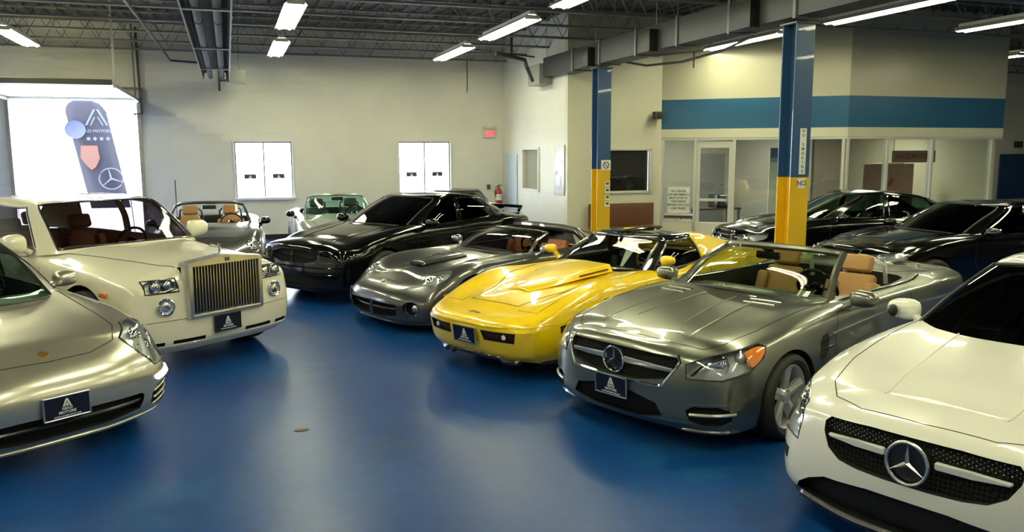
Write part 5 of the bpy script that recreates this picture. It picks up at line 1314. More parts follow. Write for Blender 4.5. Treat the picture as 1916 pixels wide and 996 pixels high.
wc.patch('glass_roof', [(.24, -.46, 1), (.30, 0, 1), (.24, .46, 1), (-.9, .46, 1), (-.95, -.46, 1)], (0, 0, -1), mat('black glass roof', (.01, .01, .01), .04, coat=1.0), .003, -.005, bvh=wc.bvhc)
for y_ in (.38, -.38): wc.seat(-.55, y_, .36, M['dark_leather'], h=.58)
wc.dash(.55, .93, .70)
wc.mirrors(.62, 1.0, 1.0, (.13, .24, .15), foot=(.68, .84, .93))
for s in (1, -1): wc.disc('cap_reflection_disc', (.735, s * 1.03, 1.0), .045, (1, s * .2, 0), M['satin'], dome=.015)  # black disc imitating the dark reflection on each mirror cap
wc.panels([(2.375, 0), (2.35, .35), (2.24, .56), (2.10, .66), (1.8, .71), (1.4, .74), (.85, .77), (.85, 0)], [[(.78, .95), (.80, .6), (.6, .26), (-.75, .26), (-.85, .95)]], (2.02, .70))
wc.root.scale = (1, .955, 1)
wc.wheels([1.62, -1.335], .84, .355, .26, .25, 5, 'twin')

# ---- low grey roadster with wide oval grille mouth
P_VP = paint('graphite grey metallic', (0.10, 0.105, 0.112), 0.7, 0.28, 1.0)
xs = [1.72, 1.50, 1.275, .95, .55, -.2, -.75, -1.17, -1.75]
Y = [[.84, .86, .86, .82, .82, .83, .85, .88, .84], [.90, .93, .94, .88, .86, .87, .90, .95, .90], [.91, .945, .96, .90, .87, .88, .91, .965, .92], [.89, .93, .95, .90, .88, .885, .91, .96, .92],
     [.82, .87, .89, .86, .86, .86, .87, .91, .87], [.68, .72, .74, .74, .78, .79, .78, .80, .76], [.44, .46, .47, .46, .50, .52, .5, .5, .48]]
Z = [[.13] * 9, [.24] * 9, [.42, .45, .46, .45, .44, .46, .50, .52, .52], [.56, .62, .66, .64, .64, .68, .72, .74, .72], [.665, .745, .785, .80, .82, .83, .85, .87, .84], [.70, .785, .83, .85, .86, .865, .89, .93, .90], [.665, .715, .755, .795, .85, .86, .89, .92, .90]]
z8 = [.70, .75, .79, .83, .865, .87, .90, .94, .92]
net = [front_col(0, [(2.10, 0, .12), (2.18, 0, .17), (2.215, 0, .28), (2.22, 0, .40), (2.17, 0, .50), (2.07, 0, .565), (1.94, 0, .615), (1.80, 0, .665)]),
       front_col(0, [(2.06, .46, .12), (2.14, .48, .17), (2.17, .50, .28), (2.17, .50, .40), (2.11, .49, .50), (2.0, .44, .575), (1.88, .30, .615), (1.77, 0, .675)]),
       front_col(0, [(1.87, .80, .13), (1.94, .84, .18), (1.965, .86, .31), (1.95, .85, .43), (1.89, .79, .54), (1.82, .66, .63), (1.77, .43, .635), (1.745, 0, .685)])]
net += side_cols(xs, Y, Z, z8) + rear_cols(side_cols(xs, Y, Z, z8)[-1], -2.23)
vp = Car('car', (3.62, 10.62), 200.8, P_VP, net, cv=(1,)); tag(vp.root, 'low graphite grey roadster with cross bar mouth and rust leather seats', 'car')
vp.arches([1.275, -1.17], .375, .335)
vp.pocket([(2.2, -.50, .375), (2.2, .50, .375), (2.2, .53, .34), (2.2, .50, .19), (2.2, -.50, .19), (2.2, -.53, .34)], F, .12)
hv = [(1.93, .50, .585), (1.87, .66, .61), (1.78, .82, .60), (1.62, .86, .685), (1.52, .80, .76), (1.62, .68, .735), (1.78, .54, .66)]
dv = (-.62, -.35, -.7)
vp.pocket(hv, dv, .06, 'bucket', both=True, res=.04)
fo = [Vector((2.1, .70 + .105 * math.cos(a), .335 + .085 * math.sin(a))) for a in [2 * math.pi * k / 14 for k in range(14)]]
vp.pocket(fo, (-1, -.25, 0), .09, both=True, rnd=0)
vp.prism([(.42, .0), (.30, .62), (.05, .70), (-.62, .70), (-.68, .5), (-.7, 0)], .28, 1.1, 'dark_leather')
vp.finish_body()
vp.patch('headlight_lens', hv, dv, M['lens'], .002, -.004, both=True, res=.04)
for s in (1, -1):
    for c, r_ in (((1.79, s * .68, .645), .05), ((1.69, s * .765, .665), .045)): vp.disc('lamp_bowl', c, r_, (.7, s * .3, .6), M['chrome'], dome=.03)
    vp.disc('driving_lamp', (2.03, s * .735, .335), .055, (1, s * .3, 0), M['chrome'], dome=.03); vp.ringo('driving_lamp_ring', (2.06, s * .70, .335), .098, (1, s * .3, 0), P_VP, .012)
    vp.patch('amber_marker', [(1.75, s, .50), (1.66, s, .515), (1.66, s, .48), (1.75, s, .465)], (0, -s, 0), M['amber'], .008, -.01)
bm = bmesh.new(); add_tube(bm, [(2.10, -.50, .30), (2.17, -.25, .30), (2.185, 0, .30), (2.17, .25, .30), (2.10, .50, .30)], .012, 8); link('mouth_bar', from_bm(bm), P_VP, vp.root)
bm = bmesh.new(); add_tube(bm, [(2.18, 0, .19), (2.195, 0, .30), (2.18, 0, .37)], [.03, .02, .022], 8); link('mouth_upright', from_bm(bm), P_VP, vp.root)
vp.line('front_lip', [[(1.9, -.84, .14), (2.05, -.60, .13), (2.15, 0, .125), (2.05, .60, .13), (1.9, .84, .14)]], F, .02, P_VP)
# bonnet scoop
bm = bmesh.new(); vs = [(1.52, .20), (1.50, -.20), (.85, -.14), (.85, .14)]
v = [bm.verts.new(q) for q in ((1.55, -.17, .745), (1.55, .17, .745), (1.50, -.13, .80), (1.50, .13, .80), (.85, -.22, .83), (.85, .22, .83), (.85, -.15, .85), (.85, .15, .85))]
for fc in ((0, 1, 3, 2), (2, 3, 7, 6), (0, 2, 6, 4), (1, 5, 7, 3), (4, 6, 7, 5), (0, 4, 5, 1)): bm.faces.new([v[i] for i in fc])
bmesh.ops.bevel(bm, geom=[e for e in bm.edges], offset=.02, segments=3, affect='EDGES'); link('bonnet_scoop', from_bm(bm), P_VP, vp.root)
bm = bmesh.new(); add_box(bm, (1.553, 0, .772), (.012, .24, .028), .004, 1); link('scoop_mouth', from_bm(bm), M['void'], vp.root)
vp.disc('nose_badge', (2.02, 0, .595), .03, (.5, 0, .85), M['alloy'], .01)
vp.line('bonnet_seam', [[(2.0, .46, 1), (1.95, 0, 1)], [(1.5, .83, 1), (1.0, .80, 1), (.5, .84, 1)]], (0, 0, -1), .003, both=True)
for s in (1, -1):
    vp.patch('bonnet_vent', [(1.05, s * .36, 1), (.98, s * .46, 1), (.86, s * .44, 1), (.90, s * .35, 1)], (0, 0, -1), M['void'], .003, -.01)
vp.line('door_seam', [[(.50, 1, .84), (.55, 1, .6), (.42, 1, .25), (-.5, 1, .25), (-.58, 1, .82)]], S, .004, both=True)
vp.patch('side_gill', [(.92, 1, .72), (.70, 1, .70), (.66, 1, .36), (.80, 1, .30)], S, M['void'], .003, -.01, both=True)
windscreen(vp, [(.60, 0, .865), (.56, .35, .86), (.44, .60, .85), (.28, .73, .845)], [(-.08, 0, 1.12), (-.10, .28, 1.115), (-.15, .46, 1.105), (-.20, .56, 1.09)], M['mid_glass'], M['satin'], .022)
box_obj('screen_sticker', (-.03, .32, 1.05), (.003, .07, .07), M['sticker'], vp.root, rot=Matrix.Rotation(R(-62), 3, 'Y'))
# sport bar behind the seats
bm = bmesh.new(); H = [(-.80, .78, .86), (-.72, .74, .98), (-.66, .64, 1.09), (-.63, .40, 1.12), (-.62, 0, 1.125)]; pts = H + [(x, -y, z) for x, y, z in reversed(H[:-1])]
add_tube(bm, pts, .055, 10); link('sport_bar', from_bm(bm), P_VP, vp.root)
bm = bmesh.new()
for s in (1, -1): add_poly(bm, [Vector(q) for q in ((-.66, s * .66, 1.10), (-.66, s * .40, 1.12), (-1.55, s * .55, .90), (-1.45, s * .74, .88))], (0, 0, 1), .03)
link('buttress', from_bm(bm), P_VP, vp.root)
bm = bmesh.new(); add_poly(bm, [Vector(q) for q in ((-.68, -.62, .90), (-.68, .62, .90), (-.66, .56, 1.07), (-.66, -.56, 1.07))], (1, 0, 0), .006); link('rear_screen', from_bm(bm), M['mid_glass'], vp.root)
for y_ in (.36, -.36): vp.seat(-.42, y_, .28, M['brown_leather'], h=.60, w=.50, head=False)
vp.dash(.28, .84, .66)
vp.mirrors(.18, .97, .92, (.11, .20, .12), foot=(.22, .82, .84), m=mat('grey blue mirror shell', (.28, .31, .35), .2, .8, 1.0))
vp.panels([(1.95, 0), (1.98, .46), (1.5, .80), (1.0, .80), (.5, .84), (.5, 0)], [[(.50, .86), (.55, .6), (.42, .25), (-.5, .25), (-.58, .84)]], (1.66, .50))
vp.root.scale = (1, 1, .965)
vp.wheels([1.275, -1.17], .83, .335, .235, .29, 5, 'blade')

# ---- yellow sports car with pop-up lamp nose and black roof panels
P_YE = paint('yellow paint', (0.95, 0.65, 0.0), 0.0, 0.3, 1.0)
xs = [2.02, 1.60, 1.22, .85, .50, -.3, -.85, -1.27, -1.80]
Y = [[.72, .78, .80, .78, .76, .76, .79, .82, .76], [.78, .84, .86, .82, .79, .80, .84, .87, .82], [.79, .86, .885, .84, .80, .80, .85, .895, .84], [.775, .855, .88, .83, .79, .79, .845, .895, .835],
     [.73, .80, .82, .79, .77, .77, .80, .84, .79], [.62, .68, .70, .69, .70, .70, .70, .73, .69], [.40, .44, .46, .44, .42, .50, .48, .46, .44]]
Z = [[.18] * 9, [.28] * 9, [.40, .44, .48, .46, .46, .48, .52, .54, .54], [.52, .60, .66, .63, .62, .66, .72, .76, .74], [.60, .74, .81, .80, .80, .81, .86, .91, .88], [.625, .78, .865, .855, .85, .85, .90, .96, .93], [.635, .72, .77, .80, .845, .86, .88, .92, .90]]
z8 = [.655, .745, .80, .84, .865, .87, .89, .92, .90]
net = [front_col(0, [(2.22, 0, .19), (2.27, 0, .25), (2.31, 0, .36), (2.35, 0, .48), (2.345, 0, .535), (2.29, 0, .575), (2.20, 0, .595), (2.12, 0, .615)]),
       front_col(0, [(2.20, .40, .19), (2.25, .42, .25), (2.285, .43, .36), (2.32, .43, .48), (2.315, .42, .535), (2.25, .38, .58), (2.16, .26, .605), (2.09, 0, .625)]),
       front_col(0, [(2.10, .66, .19), (2.14, .70, .25), (2.17, .715, .37), (2.19, .71, .49), (2.17, .67, .55), (2.12, .58, .60), (2.07, .38, .62), (2.055, 0, .64)])]
sd = side_cols(xs, Y, Z, z8); net += sd + rear_cols(sd[-1], -2.355)
cv = Car('car', (4.184, 8.441), 205.8, P_YE, net, cv=(1, 4)); tag(cv.root, 'bright yellow sports car with long pointed bonnet and black roof panels', 'car')
cv.arches([1.22, -1.27], .375, .34)
cv.pocket([(2.3, .215, .475), (2.3, .60, .475), (2.3, .575, .375), (2.3, .235, .375)], F, .05, both=True, rnd=0)
cv.prism([(.42, .0), (.28, .56), (.1, .64), (-.8, .66), (-1.1, .5), (-1.2, 0)], .28, 1.05, 'dark_leather')
cv.finish_body()
M['dark_red'] = mat('dark red grille paint', (.12, .02, .012), .4)
for s in (1, -1):
    cv.patch('grille_insert', [(2.3, s * .22, .47), (2.3, s * .59, .47), (2.3, s * .565, .38), (2.3, s * .24, .38)], F, M['dark_red'], -.035, -.045, rnd=0)
    for zz in (.405, .43, .455): q = surf_points(cv.bvh0, [(2.3, s * .24, zz), (2.3, s * .57, zz)], F, -.03); bm = bmesh.new(); add_tube(bm, q, .005, 4); link('grille_slat', from_bm(bm), M['satin'], cv.root)
    cv.disc('grille_lamp', (2.285, s * .47, .425), .026, (1, 0, 0), M['white'], dome=.012)
    cv.patch('side_marker_lamp', [(1.88, s, .52), (1.66, s, .545), (1.68, s, .475), (1.88, s, .455)], (0, -s, 0), M['satin'], .004, -.01, rnd=0)
    cv.patch('marker_lens', [(1.86, s, .505), (1.68, s, .525), (1.69, s, .505), (1.86, s, .485)], (0, -s, 0), M['dark_red'], .009, -.005, rnd=0)
    cv.patch('lamp_door', [(2.02, s * .40, 1), (2.0, s * .62, 1), (1.72, s * .66, 1), (1.72, s * .40, 1)], (0, 0, -1), P_YE, .003, -.01, rnd=0)
cv.line('lamp_door_seam', [[(2.02, .40, 1), (2.0, .62, 1), (1.72, .66, 1), (1.72, .40, 1), (2.02, .40, 1)]], (0, 0, -1), .003, both=True)
cv.line('front_spoiler', [[(1.75, -.86, .19), (2.05, -.72, .18), (2.2, -.40, .165), (2.26, 0, .16), (2.2, .40, .165), (2.05, .72, .18), (1.75, .86, .19)]], F, .035, M['satin'], off=-.02)
cv.line('nose_crease', [[(2.35, 0, .52), (2.3, .43, .52), (2.19, .70, .53), (2.0, .80, .55)]], F, .008, P_YE, both=True)
cv.plate((2.35, 0, .40), (1, 0, -.12), 'chrome')
# domed bonnet with side slots and seams
bm = bmesh.new(); B_ = [(1.62, .10, .752, .010), (1.35, .20, .785, .02), (.95, .29, .84, .05), (.55, .34, .87, .062)]
rows = []
for x, w, z, h in B_:
    rows.append([bm.verts.new(q) for q in ((x, -w - .05, z - .02), (x, -w, z + h), (x, 0, z + h + .012), (x, w, z + h), (x, w + .05, z - .02))])
for a_, b_ in zip(rows, rows[1:]):
    for k in range(4): bm.faces.new((a_[k], a_[k + 1], b_[k + 1], b_[k]))
bm.faces.new(rows[0]); bm.faces.new(list(reversed(rows[-1]))); bm.faces.new((rows[0][0], rows[1][0], rows[1][4], rows[0][4])); bm.faces.new((rows[1][0], rows[2][0], rows[2][4], rows[1][4])); bm.faces.new((rows[2][0], rows[3][0], rows[3][4], rows[2][4]))
o = link('bonnet_dome', from_bm(bm), P_YE, cv.root, angle=60); md = o.modifiers.new('b', 'BEVEL'); md.width = .02; md.segments = 3; md.limit_method = 'ANGLE'; md.angle_limit = R(25)
for s in (1, -1):
    bm = bmesh.new(); add_tube(bm, [(1.02, s * .315, .845), (.62, s * .365, .882)], .010, 6); link('dome_slot', from_bm(bm), M['dark_red'], cv.root)
cv.line('bonnet_seam', [[(1.98, 0, 1), (1.95, .33, 1), (1.6, .38, 1), (1.2, .56, 1), (.8, .60, 1), (.50, .66, 1)]], (0, 0, -1), .004, both=True)
bm = bmesh.new()
for s in (1, -1): add_poly(bm, [Vector(q) for q in ((2.20, 0, .605), (2.235, s * .03, .60), (2.215, s * .085, .60), (2.205, s * .03, .603))], (.3, 0, .95), .006)
link('crossed_flags_badge', from_bm(bm), mat('dark badge', (.10, .05, .02), .3, .6), cv.root)
cv.line('door_seam', [[(.50, 1, .80), (.50, 1, .5), (.4, 1, .26), (-.65, 1, .26), (-.72, 1, .5), (-.70, 1, .84)]], S, .004, both=True)
cv.patch('fender_vent', [(.72, 1, .66), (.60, 1, .66), (.64, 1, .44), (.74, 1, .44)], S, M['void'], .003, -.01, both=True, rnd=0)
K = [((.52, 0, .875), (-.06, 0, 1.165)), ((.48, .32, .872), (-.08, .28, 1.16)), ((.33, .58, .86), (-.14, .47, 1.145)), ((.23, .67, .855), (-.19, .54, 1.135)), ((-.70, .67, .88), (-.62, .55, 1.14)), ((-.78, .67, .885), (-.72, .55, 1.135)),
     ((-.9, .68, .90), (-.75, .52, 1.13)), ((-1.45, .56, .93), (-.92, .42, 1.12)), ((-1.5, .3, .92), (-.95, .25, 1.135)), ((-1.52, 0, .92), (-.97, 0, 1.14))]
M['roof_black'] = mat('gloss black roof panel', (.012, .012, .012), .08, coat=1.0)
cg = glass_mat('clear cabin glass', (.55, .62, .58), 1.3)
cv.cabin(K, [(0, 1.185), (-.35, 1.215), (-.7, 1.20), (-1.0, 1.14)], {'windscreen': cg, 'side_window': M['mid_glass'], 'rear_window': M['mid_glass']}, lines={'windscreen': (.016, M['satin']), 'side_window': (.012, M['satin'])}, roof_m=M['roof_black'], bulge=.03)
# yellow sail panels sweeping from the roof to the tail
for s in (1, -1):
    L0 = [(-.66, s * .545, 1.15), (-.95, s * .55, 1.14), (-1.35, s * .60, 1.05), (-1.85, s * .68, .94)]
    L1 = [(-.72, s * .68, .90), (-1.0, s * .72, .91), (-1.4, s * .75, .92), (-1.85, s * .74, .90)]
    L2 = [(-.70, s * .42, 1.185), (-.98, s * .42, 1.165), (-1.38, s * .52, 1.06), (-1.85, s * .62, .93)]
    G = spl(np.array([L1, L0, L2], float), 6); G = np.swapaxes(spl(np.swapaxes(G, 0, 1), 6), 0, 1); nu, nv = G.shape[:2]
    vs = G.reshape(-1, 3).tolist(); fs = [(i * nv + j, (i + 1) * nv + j, (i + 1) * nv + j + 1, i * nv + j + 1) for i in range(nu - 1) for j in range(nv - 1)]
    o = link('sail_panel', py_mesh(vs, fs), P_YE, cv.root); md = o.modifiers.new('s', 'SOLIDIFY'); md.thickness = .02; md.offset = 0
bm = bmesh.new(); add_tube(bm, [(-.02, 0, 1.20), (-.35, 0, 1.225), (-.7, 0, 1.21)], .02, 8); link('roof_spine', from_bm(bm), M['roof_black'], cv.root)
bm = bmesh.new(); add_poly(bm, [Vector(q) for q in ((.30, .20, 1.0), (.28, .33, 1.0), (.36, .30, .90), (.38, .245, .90))], (-.3, 0, .95), .003)
for s in (1, -1): cv.seat(-.55, s * .33, .26, M['dark_leather'], h=.58, head=False, w=.46)
cv.dash(.20, .84, .58, wm=M['beige'])
bm.free()
bm = bmesh.new(); add_poly(bm, [Vector(q) for q in ((.06, .20, 1.085), (.0, .30, 1.11), (.08, .33, 1.07), (.26, .285, .87), (.27, .255, .87))], (-.5, 0, -.8), .003); link('screen_reflection_sheet', from_bm(bm), M['white'], cv.root)  # white sheet standing in for a bright reflection in the windscreen
cv.mirrors(.20, .84, .98, (.10, .17, .10), foot=(.16, .74, .87))
cv.panels([(1.98, 0), (1.95, .33), (1.6, .38), (1.2, .56), (.8, .60), (.5, .66), (.5, 0)], [[(.50, .84), (.50, .5), (.4, .26), (-.65, .26), (-.72, .5), (-.70, .86)]], (1.60, .50))
cv.wheels([1.22, -1.27], .76, .335, .20, .24, 8, 'blade')

# ---- generic dark saloons
def saloon(pos, yaw, pm, L, W, H, fa, ra, glass, trim_m, label, nose='star', r=.335, roof=None, cabin_dx=0.0, kit=None, chrome=True, sz=1.0, hood=1.0, spoiler=False, mirrorh=1.0):
    n_ = L / 2; zm = ([0, .16, .5, .75, .915, 1.03], [0, .16, .54, .80 * hood, .97 * hood, 1.10 * hood])
    side = warp(BASE, ([-2.306, -1.205, .62, 1.38, 1.85], [-n_, ra, .72, fa, n_ - .45]), W / .9385, zm); k = W / .9385
    q = lambda rows: front_col(0, [(n_ + a_, b_ * k, c_) for a_, b_, c_ in rows])
    h = hood
    if nose == 'block':
        net = [q([(-.08, 0, .18), (-.02, 0, .26), (0, 0, .44), (-.015, 0, .62), (-.035, 0, .76 * h), (-.07, 0, .82 * h), (-.15, 0, .86 * h), (-.28, 0, .885 * h)]),
               q([(-.10, .48, .18), (-.05, .49, .26), (-.03, .50, .44), (-.045, .50, .62), (-.07, .49, .755 * h), (-.11, .44, .82 * h), (-.19, .30, .86 * h), (-.31, 0, .89 * h)]),
               q([(-.24, .80, .18), (-.19, .86, .26), (-.17, .875, .46), (-.18, .87, .64), (-.21, .82, .765 * h), (-.27, .71, .82 * h), (-.33, .45, .865 * h), (-.35, 0, .895 * h)])]
    else:
        net = [q([(-.08, 0, .17), (-.02, 0, .25), (0, 0, .42), (-.02, 0, .60), (-.06, 0, .745), (-.11, 0, .80), (-.19, 0, .83), (-.30, 0, .855)]),
               q([(-.12, .46, .17), (-.06, .47, .25), (-.04, .48, .42), (-.055, .48, .60), (-.10, .46, .74), (-.16, .41, .795), (-.24, .28, .83), (-.33, 0, .86)]),
               q([(-.30, .80, .17), (-.23, .84, .25), (-.22, .85, .44), (-.24, .84, .62), (-.27, .78, .745), (-.32, .67, .80), (-.36, .43, .84), (-.37, 0, .87)])]
    net += side + rear_cols(side[-1], -n_)
    c = Car('car', pos, yaw, pm, net, cv=(1,)); tag(c.root, label, 'car'); c.arches([fa, ra], r + .045, r)
    if nose == 'block': g = [(n_, -.52, .76 * h), (n_, .52, .76 * h), (n_, .47, .58), (n_, -.47, .58)]
    else: g = [(n_, -.40, .77), (n_, .40, .77), (n_, .36, .50), (n_, -.36, .50)]
    c.pocket(g, F, .06); c.pocket([(n_, -.60, .40), (n_, .60, .40), (n_, .66, .24), (n_, -.66, .24)], F, .06)
    hl = [(n_ - .08, .58 * k, .60), (n_ - .06, .56 * k, .735 * h), (n_ - .25, .74 * k, .785 * h), (n_ - .50, .88 * k, .80 * h), (n_ - .46, .90 * k, .70 * h), (n_ - .25, .84 * k, .62)]
    if nose == 'block': hl = [(n_ - .03, .56 * k, .60), (n_ - .03, .55 * k, .76 * h), (n_ - .16, .80 * k, .765 * h), (n_ - .36, .91 * k, .76 * h), (n_ - .34, .92 * k, .70), (n_ - .16, .84 * k, .61)]
    dd = (-.78, -.58, -.1); c.pocket(hl, dd, .06, 'bucket', both=True, res=.04)
    c.prism([(.72, .0), (.55, .60), (.35, .68 * k), (-1.2, .68 * k), (-1.45, .5), (-1.5, 0)], .34, 1.3, 'dark_leather')
    c.finish_body()
    c.patch('headlight_lens', hl, dd, M['lens'] if nose == 'star' else M['mid_glass'], .002, -.004, both=True, res=.04); c.line('lamp_edge', [hl], dd, .006, M['satin'], both=True, closed=True)
    for s in (1, -1): c.disc('projector_lamp', (n_ - .19, s * .73 * k, .695 * h), .055, (.78, s * .58, .1), M['chrome'], dome=.035); c.ringo('lamp_ring', (n_ - .18, s * .735 * k, .695 * h), .06, (.78, s * .58, .1), M['chrome'], .006)
    if nose == 'block':
        c.line('grille_bar', [[(n_, -.50, .67), (n_, .50, .67)]], F, .016, pm); c.line('grille_upright', [[(n_, 0, .58), (n_, 0, .76)]], F, .016, pm)
        c.line('bumper_crease', [[(n_, 0, .53), (n_, .6, .53), (n_ - .2, .9, .55)], [(n_, 0, .43), (n_, .6, .43), (n_ - .2, .9, .45)]], F, .012, pm, both=True, off=-.003)
    else:
        for zz in (.56, .63, .70): c.line('grille_bar', [[(n_, -.38, zz), (n_, .38, zz)]], F, .011, M['chrome'])
        c.star((n_ + .005, 0, .64), .085); c.line('grille_frame', [g], F, .012, M['chrome'], closed=True)
    c.line('bonnet_seam', [[(n_ - .10, 0, 1), (n_ - .12, .40, 1), (n_ - .30, .66 * k, 1), (fa, .76 * k, 1), (.70, .78 * k, 1)]], (0, 0, -1), .004, both=True)
    c.line('bonnet_crease', [[(n_ - .35, .36, 1), (1.4, .44, 1), (.80, .52, 1)]], (0, 0, -1), .010, pm, both=True, off=-.003)
    c.line('door_seam', [[(.72, 1, .98), (.75, 1, .6), (.6, 1, .28), (-.32, 1, .28), (-.35, 1, .98)], [(-.32, 1, .28), (-1.0, 1, .30), (-1.2, 1, .6), (-1.25, 1, .98)]], S, .004, both=True)
    c.line('door_crease', [[(1.0, 1, .78), (0, 1, .82), (-1.7, 1, .88)]], S, .012, pm, both=True, off=-.004)
    d_ = cabin_dx; zb = 1.0 * hood
    K = [((.98 + d_, 0, zb + .03), (.16 + d_, 0, H - .055)), ((.94 + d_, .38 * k, zb + .025), (.13 + d_, .33, H - .06)), ((.78 + d_, .66 * k, zb), (.03 + d_, .55 * k, H - .08)), ((.60 + d_, .77 * k, zb - .01), (-.05 + d_, .61 * k, H - .09)), ((-.30 + d_, .77 * k, zb + .01), (-.34 + d_, .63 * k, H - .065)), ((-.40 + d_, .77 * k, zb + .01), (-.42 + d_, .63 * k, H - .065)),
         ((-1.30 + d_, .75 * k, zb + .05), (-1.10 + d_, .59 * k, H - .14)), ((-1.75 + d_, .58 * k, zb + .08), (-1.30 + d_, .49 * k, H - .18)), ((-1.95 + d_, .3, zb + .09), (-1.42 + d_, .27, H - .16)), ((-2.0 + d_, 0, zb + .09), (-1.46 + d_, 0, H - .155))]
    tr = {'windscreen': (.012, M['black'])}
    for q_ in ('side_window', 'rear_side_window'): tr[q_] = (.011, trim_m)
    c.cabin(K, [(.16 + d_, H - .035), (-.35 + d_, H), (-.9 + d_, H - .035), (-1.46 + d_, H - .15)], {'windscreen': glass, 'side_window': glass, 'rear_side_window': glass, 'rear_window': glass}, lines=tr, roof_m=roof)
    for s in (1, -1):
        c.seat(-.55, s * .37, .38, M['dark_leather'], h=.56)
        box_obj('door_handle', (-.20, s * W * .975, .85), (.20, .03, .03), pm if not chrome else M['chrome'], c.root, .01); box_obj('door_handle', (-1.08, s * W * .975, .87), (.20, .03, .03), pm if not chrome else M['chrome'], c.root, .01)
    c.dash(.55, zb - .02, .68)
    c.mirrors(.55, W + .06, zb + .05, (.12, .23, .14), foot=(.58, W - .12, zb - .03))
    c.wheels([fa, ra], W - .105, r, r * .72, .24, 5, 'twin' if nose != 'block' else 'blade', rim_m=M['alloy'] if nose != 'block' else M['satin'])
    if spoiler:
        bm = bmesh.new(); zt = 1.10 * hood - .03
        add_tube(bm, [(-n_ + .30, -.66, zt), (-n_ + .14, -.60, zt + .06), (-n_ + .12, 0, zt + .075), (-n_ + .14, .60, zt + .06), (-n_ + .30, .66, zt)], .028, 8); link('rear_spoiler', from_bm(bm), pm, c.root)
    c.panels([(n_ - .10, 0), (n_ - .12, .40), (n_ - .30, .66 * k), (fa, .76 * k), (.70, .78 * k), (.70, 0)], [[(.72, .98), (.75, .6), (.6, .28), (-.32, .28), (-.35, .98)], [(-.35, .98), (-.32, .28), (-1.0, .30), (-1.2, .6), (-1.25, .98)]], (fa + r + .06, .58))
    c.root.scale = (1, 1, sz); return c
P_BK = mat('black paint', (0.003, 0.003, 0.0035), 0.12, coat=.35, spec=.35)
g_blk = glass_mat('black tinted glass', (.03, .03, .032), 1.5); g_grn = glass_mat('greenish saloon glass', (.30, .42, .36), 1.5)
ch = saloon((2.80, 13.30), 213.5, P_BK, 4.82, .95, 1.475, 1.44, -1.45, g_blk, P_BK, 'black saloon with blacked out grille, tinted glass and rear spoiler', 'block', .36, hood=1.01, chrome=False, spoiler=True)
b1 = saloon((10.361, 11.858), 169, P_BK, 4.65, .90, 1.44, 1.42, -1.36, g_grn, M['chrome'], 'black saloon with chrome window trim behind the nearer post', 'star', .33, hood=.97)
b2 = saloon((10.59, 9.471), 178.2, P_BK, 4.75, .92, 1.43, 1.46, -1.38, g_blk, M['chrome'], 'black saloon with tinted glass behind the silver grey convertible, at the right edge', 'star', .335, hood=.97, sz=.965)
b3 = copy_tree(b1.root); b3.location = (5.0, 18.35, 0); b3.rotation_euler = (0, 0, R(262)); b3.scale = (.96, .94, .90)
b3['label'] = 'dark car mostly hidden behind the black saloon, only its roof top showing'

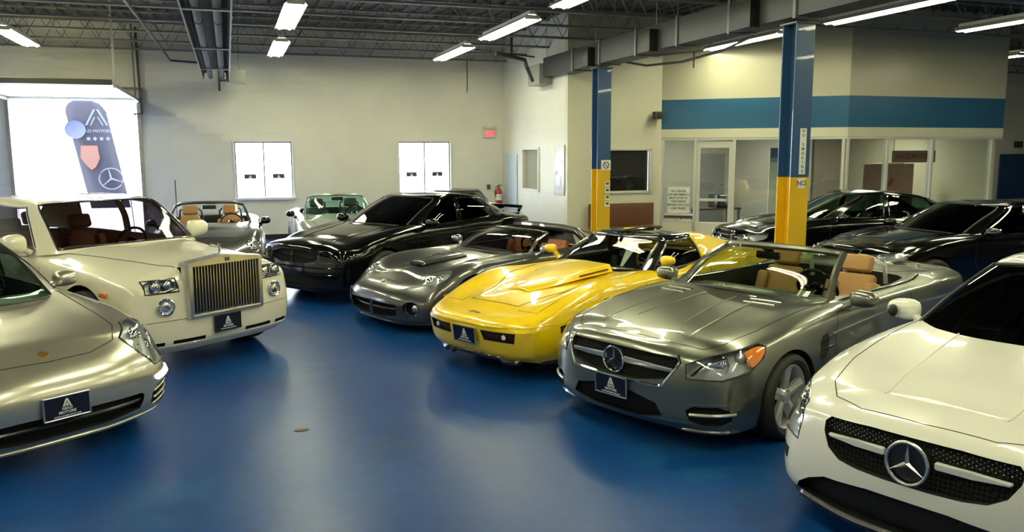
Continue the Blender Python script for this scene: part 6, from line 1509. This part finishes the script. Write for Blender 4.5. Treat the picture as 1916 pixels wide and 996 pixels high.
# ---- roadsters parked against the window wall
def roadster(pos, yaw, pm, label, gm, seat_m, mir_m, lamp='round', top_z=1.27):
    side = warp(BASE, ([-2.306, -1.205, .62, 1.38, 1.85], [-2.20, -1.15, .62, 1.28, 1.75]), .89 / .9385, ([0, .16, .5, .75, .915, 1.03], [0, .15, .48, .73, .885, .98]))
    # raised front wings
    for cc in side[:3]:
        for k_ in (5, 6): cc[k_] = (cc[k_][0], cc[k_][1], cc[k_][2] + (.035 if k_ == 6 else .02))
    net = [front_col(0, [(2.08, 0, .15), (2.15, 0, .22), (2.18, 0, .38), (2.16, 0, .52), (2.10, 0, .62), (2.02, 0, .68), (1.93, 0, .715), (1.82, 0, .745)]),
           front_col(0, [(2.04, .43, .15), (2.11, .44, .22), (2.14, .45, .38), (2.12, .45, .52), (2.05, .44, .63), (1.96, .40, .69), (1.87, .28, .72), (1.80, 0, .75)]),
           front_col(0, [(1.87, .74, .15), (1.93, .78, .22), (1.95, .79, .40), (1.93, .79, .54), (1.88, .74, .665), (1.82, .64, .74), (1.79, .43, .745), (1.77, 0, .76)])]
    net += side + rear_cols(side[-1], -2.2)
    c = Car('car', pos, yaw, pm, net, cv=(1,)); tag(c.root, label, 'car'); c.arches([1.28, -1.15], .36, .32)
    c.pocket([(2.2, -.50, .40), (2.2, .50, .40), (2.2, .46, .24), (2.2, -.46, .24)], F, .06)
    hl = [Vector((1.85, .66, .665)) + Vector((-.35, -.13, .75)).normalized() * .10 * math.sin(a) + Vector((-.30, .80, 0)).normalized() * .105 * math.cos(a) for a in [2 * math.pi * k / 14 for k in range(14)]]
    dd = (-.80, -.30, -.45); c.pocket(hl, dd, .05, 'bucket', both=True, rnd=0, res=.04)
    c.prism([(.48, .0), (.35, .60), (.1, .70), (-.9, .70), (-1.0, .5), (-1.02, 0)], .30, 1.1, 'dark_leather')
    c.finish_body()
    c.patch('headlight_lens', hl, dd, M['lens'], .003, -.004, both=True, rnd=0, res=.04); c.line('lamp_ring', [hl], dd, .010, M['chrome'], both=True, closed=True)
    for s in (1, -1): c.disc('projector_lamp', (1.83, s * .66, .645), .055, (.8, s * .3, .45), M['chrome'], dome=.04)
    c.line('bonnet_seam', [[(1.95, 0, 1), (1.88, .40, 1), (1.6, .55, 1), (.75, .66, 1)]], (0, 0, -1), .004, both=True)
    c.line('door_seam', [[(.60, 1, .85), (.62, 1, .6), (.5, 1, .25), (-.55, 1, .25), (-.65, 1, .88)]], S, .004, both=True)
    windscreen(c, [(.72, 0, .90), (.68, .34, .895), (.58, .58, .88), (.44, .69, .86)], [(.08, 0, top_z), (.05, .28, top_z - .003), (.0, .46, top_z - .02), (-.06, .55, top_z - .05)], gm, mir_m if lamp == 'a' else pm, .026)
    for s in (1, -1):
        c.seat(-.45, s * .35, .32, seat_m, h=.60, w=.48, head=True)
        bm = bmesh.new(); add_tube(bm, [(-.82, s * .55, .90), (-.82, s * .53, 1.08), (-.82, s * .44, 1.14), (-.82, s * .24, 1.14), (-.82, s * .16, 1.06), (-.82, s * .15, .90)], .02, 8); link('roll_hoop', from_bm(bm), M['satin'], c.root)
    bm = bmesh.new(); add_box(bm, (-.84, 0, 1.0), (.006, .9, .22), .002, 1); link('wind_deflector', from_bm(bm), M['clear_glass'], c.root)
    c.dash(.32, .87, .62)
    c.mirrors(.36, .93, .95, (.10, .17, .12), m=mir_m, foot=(.40, .82, .87))
    c.panels([(1.95, 0), (1.88, .40), (1.6, .55), (.75, .66), (.75, 0)], [[(.60, .87), (.62, .6), (.5, .25), (-.55, .25), (-.65, .9)]], (1.66, .50))
    c.wheels([1.28, -1.15], .79, .32, .235, .23, 5, 'twin'); return c
P_GD = paint('dark grey metallic', (.10, .10, .11), .6, .3, 1.0); P_SV = paint('bright silver metallic', (.48, .50, .50), .7, .3, 1.0)
r1 = roadster((-.345, 15.45), 270, P_GD, 'dark grey open roadster with tan seats behind the cream limousine', M['clear_glass'], M['tan'], P_BK)
r2 = roadster((2.05, 16.9), 269, P_SV, 'silver open roadster with green tinted windscreen behind the black saloon', M['green_glass'], M['dark_leather'], P_BK, top_z=1.29)
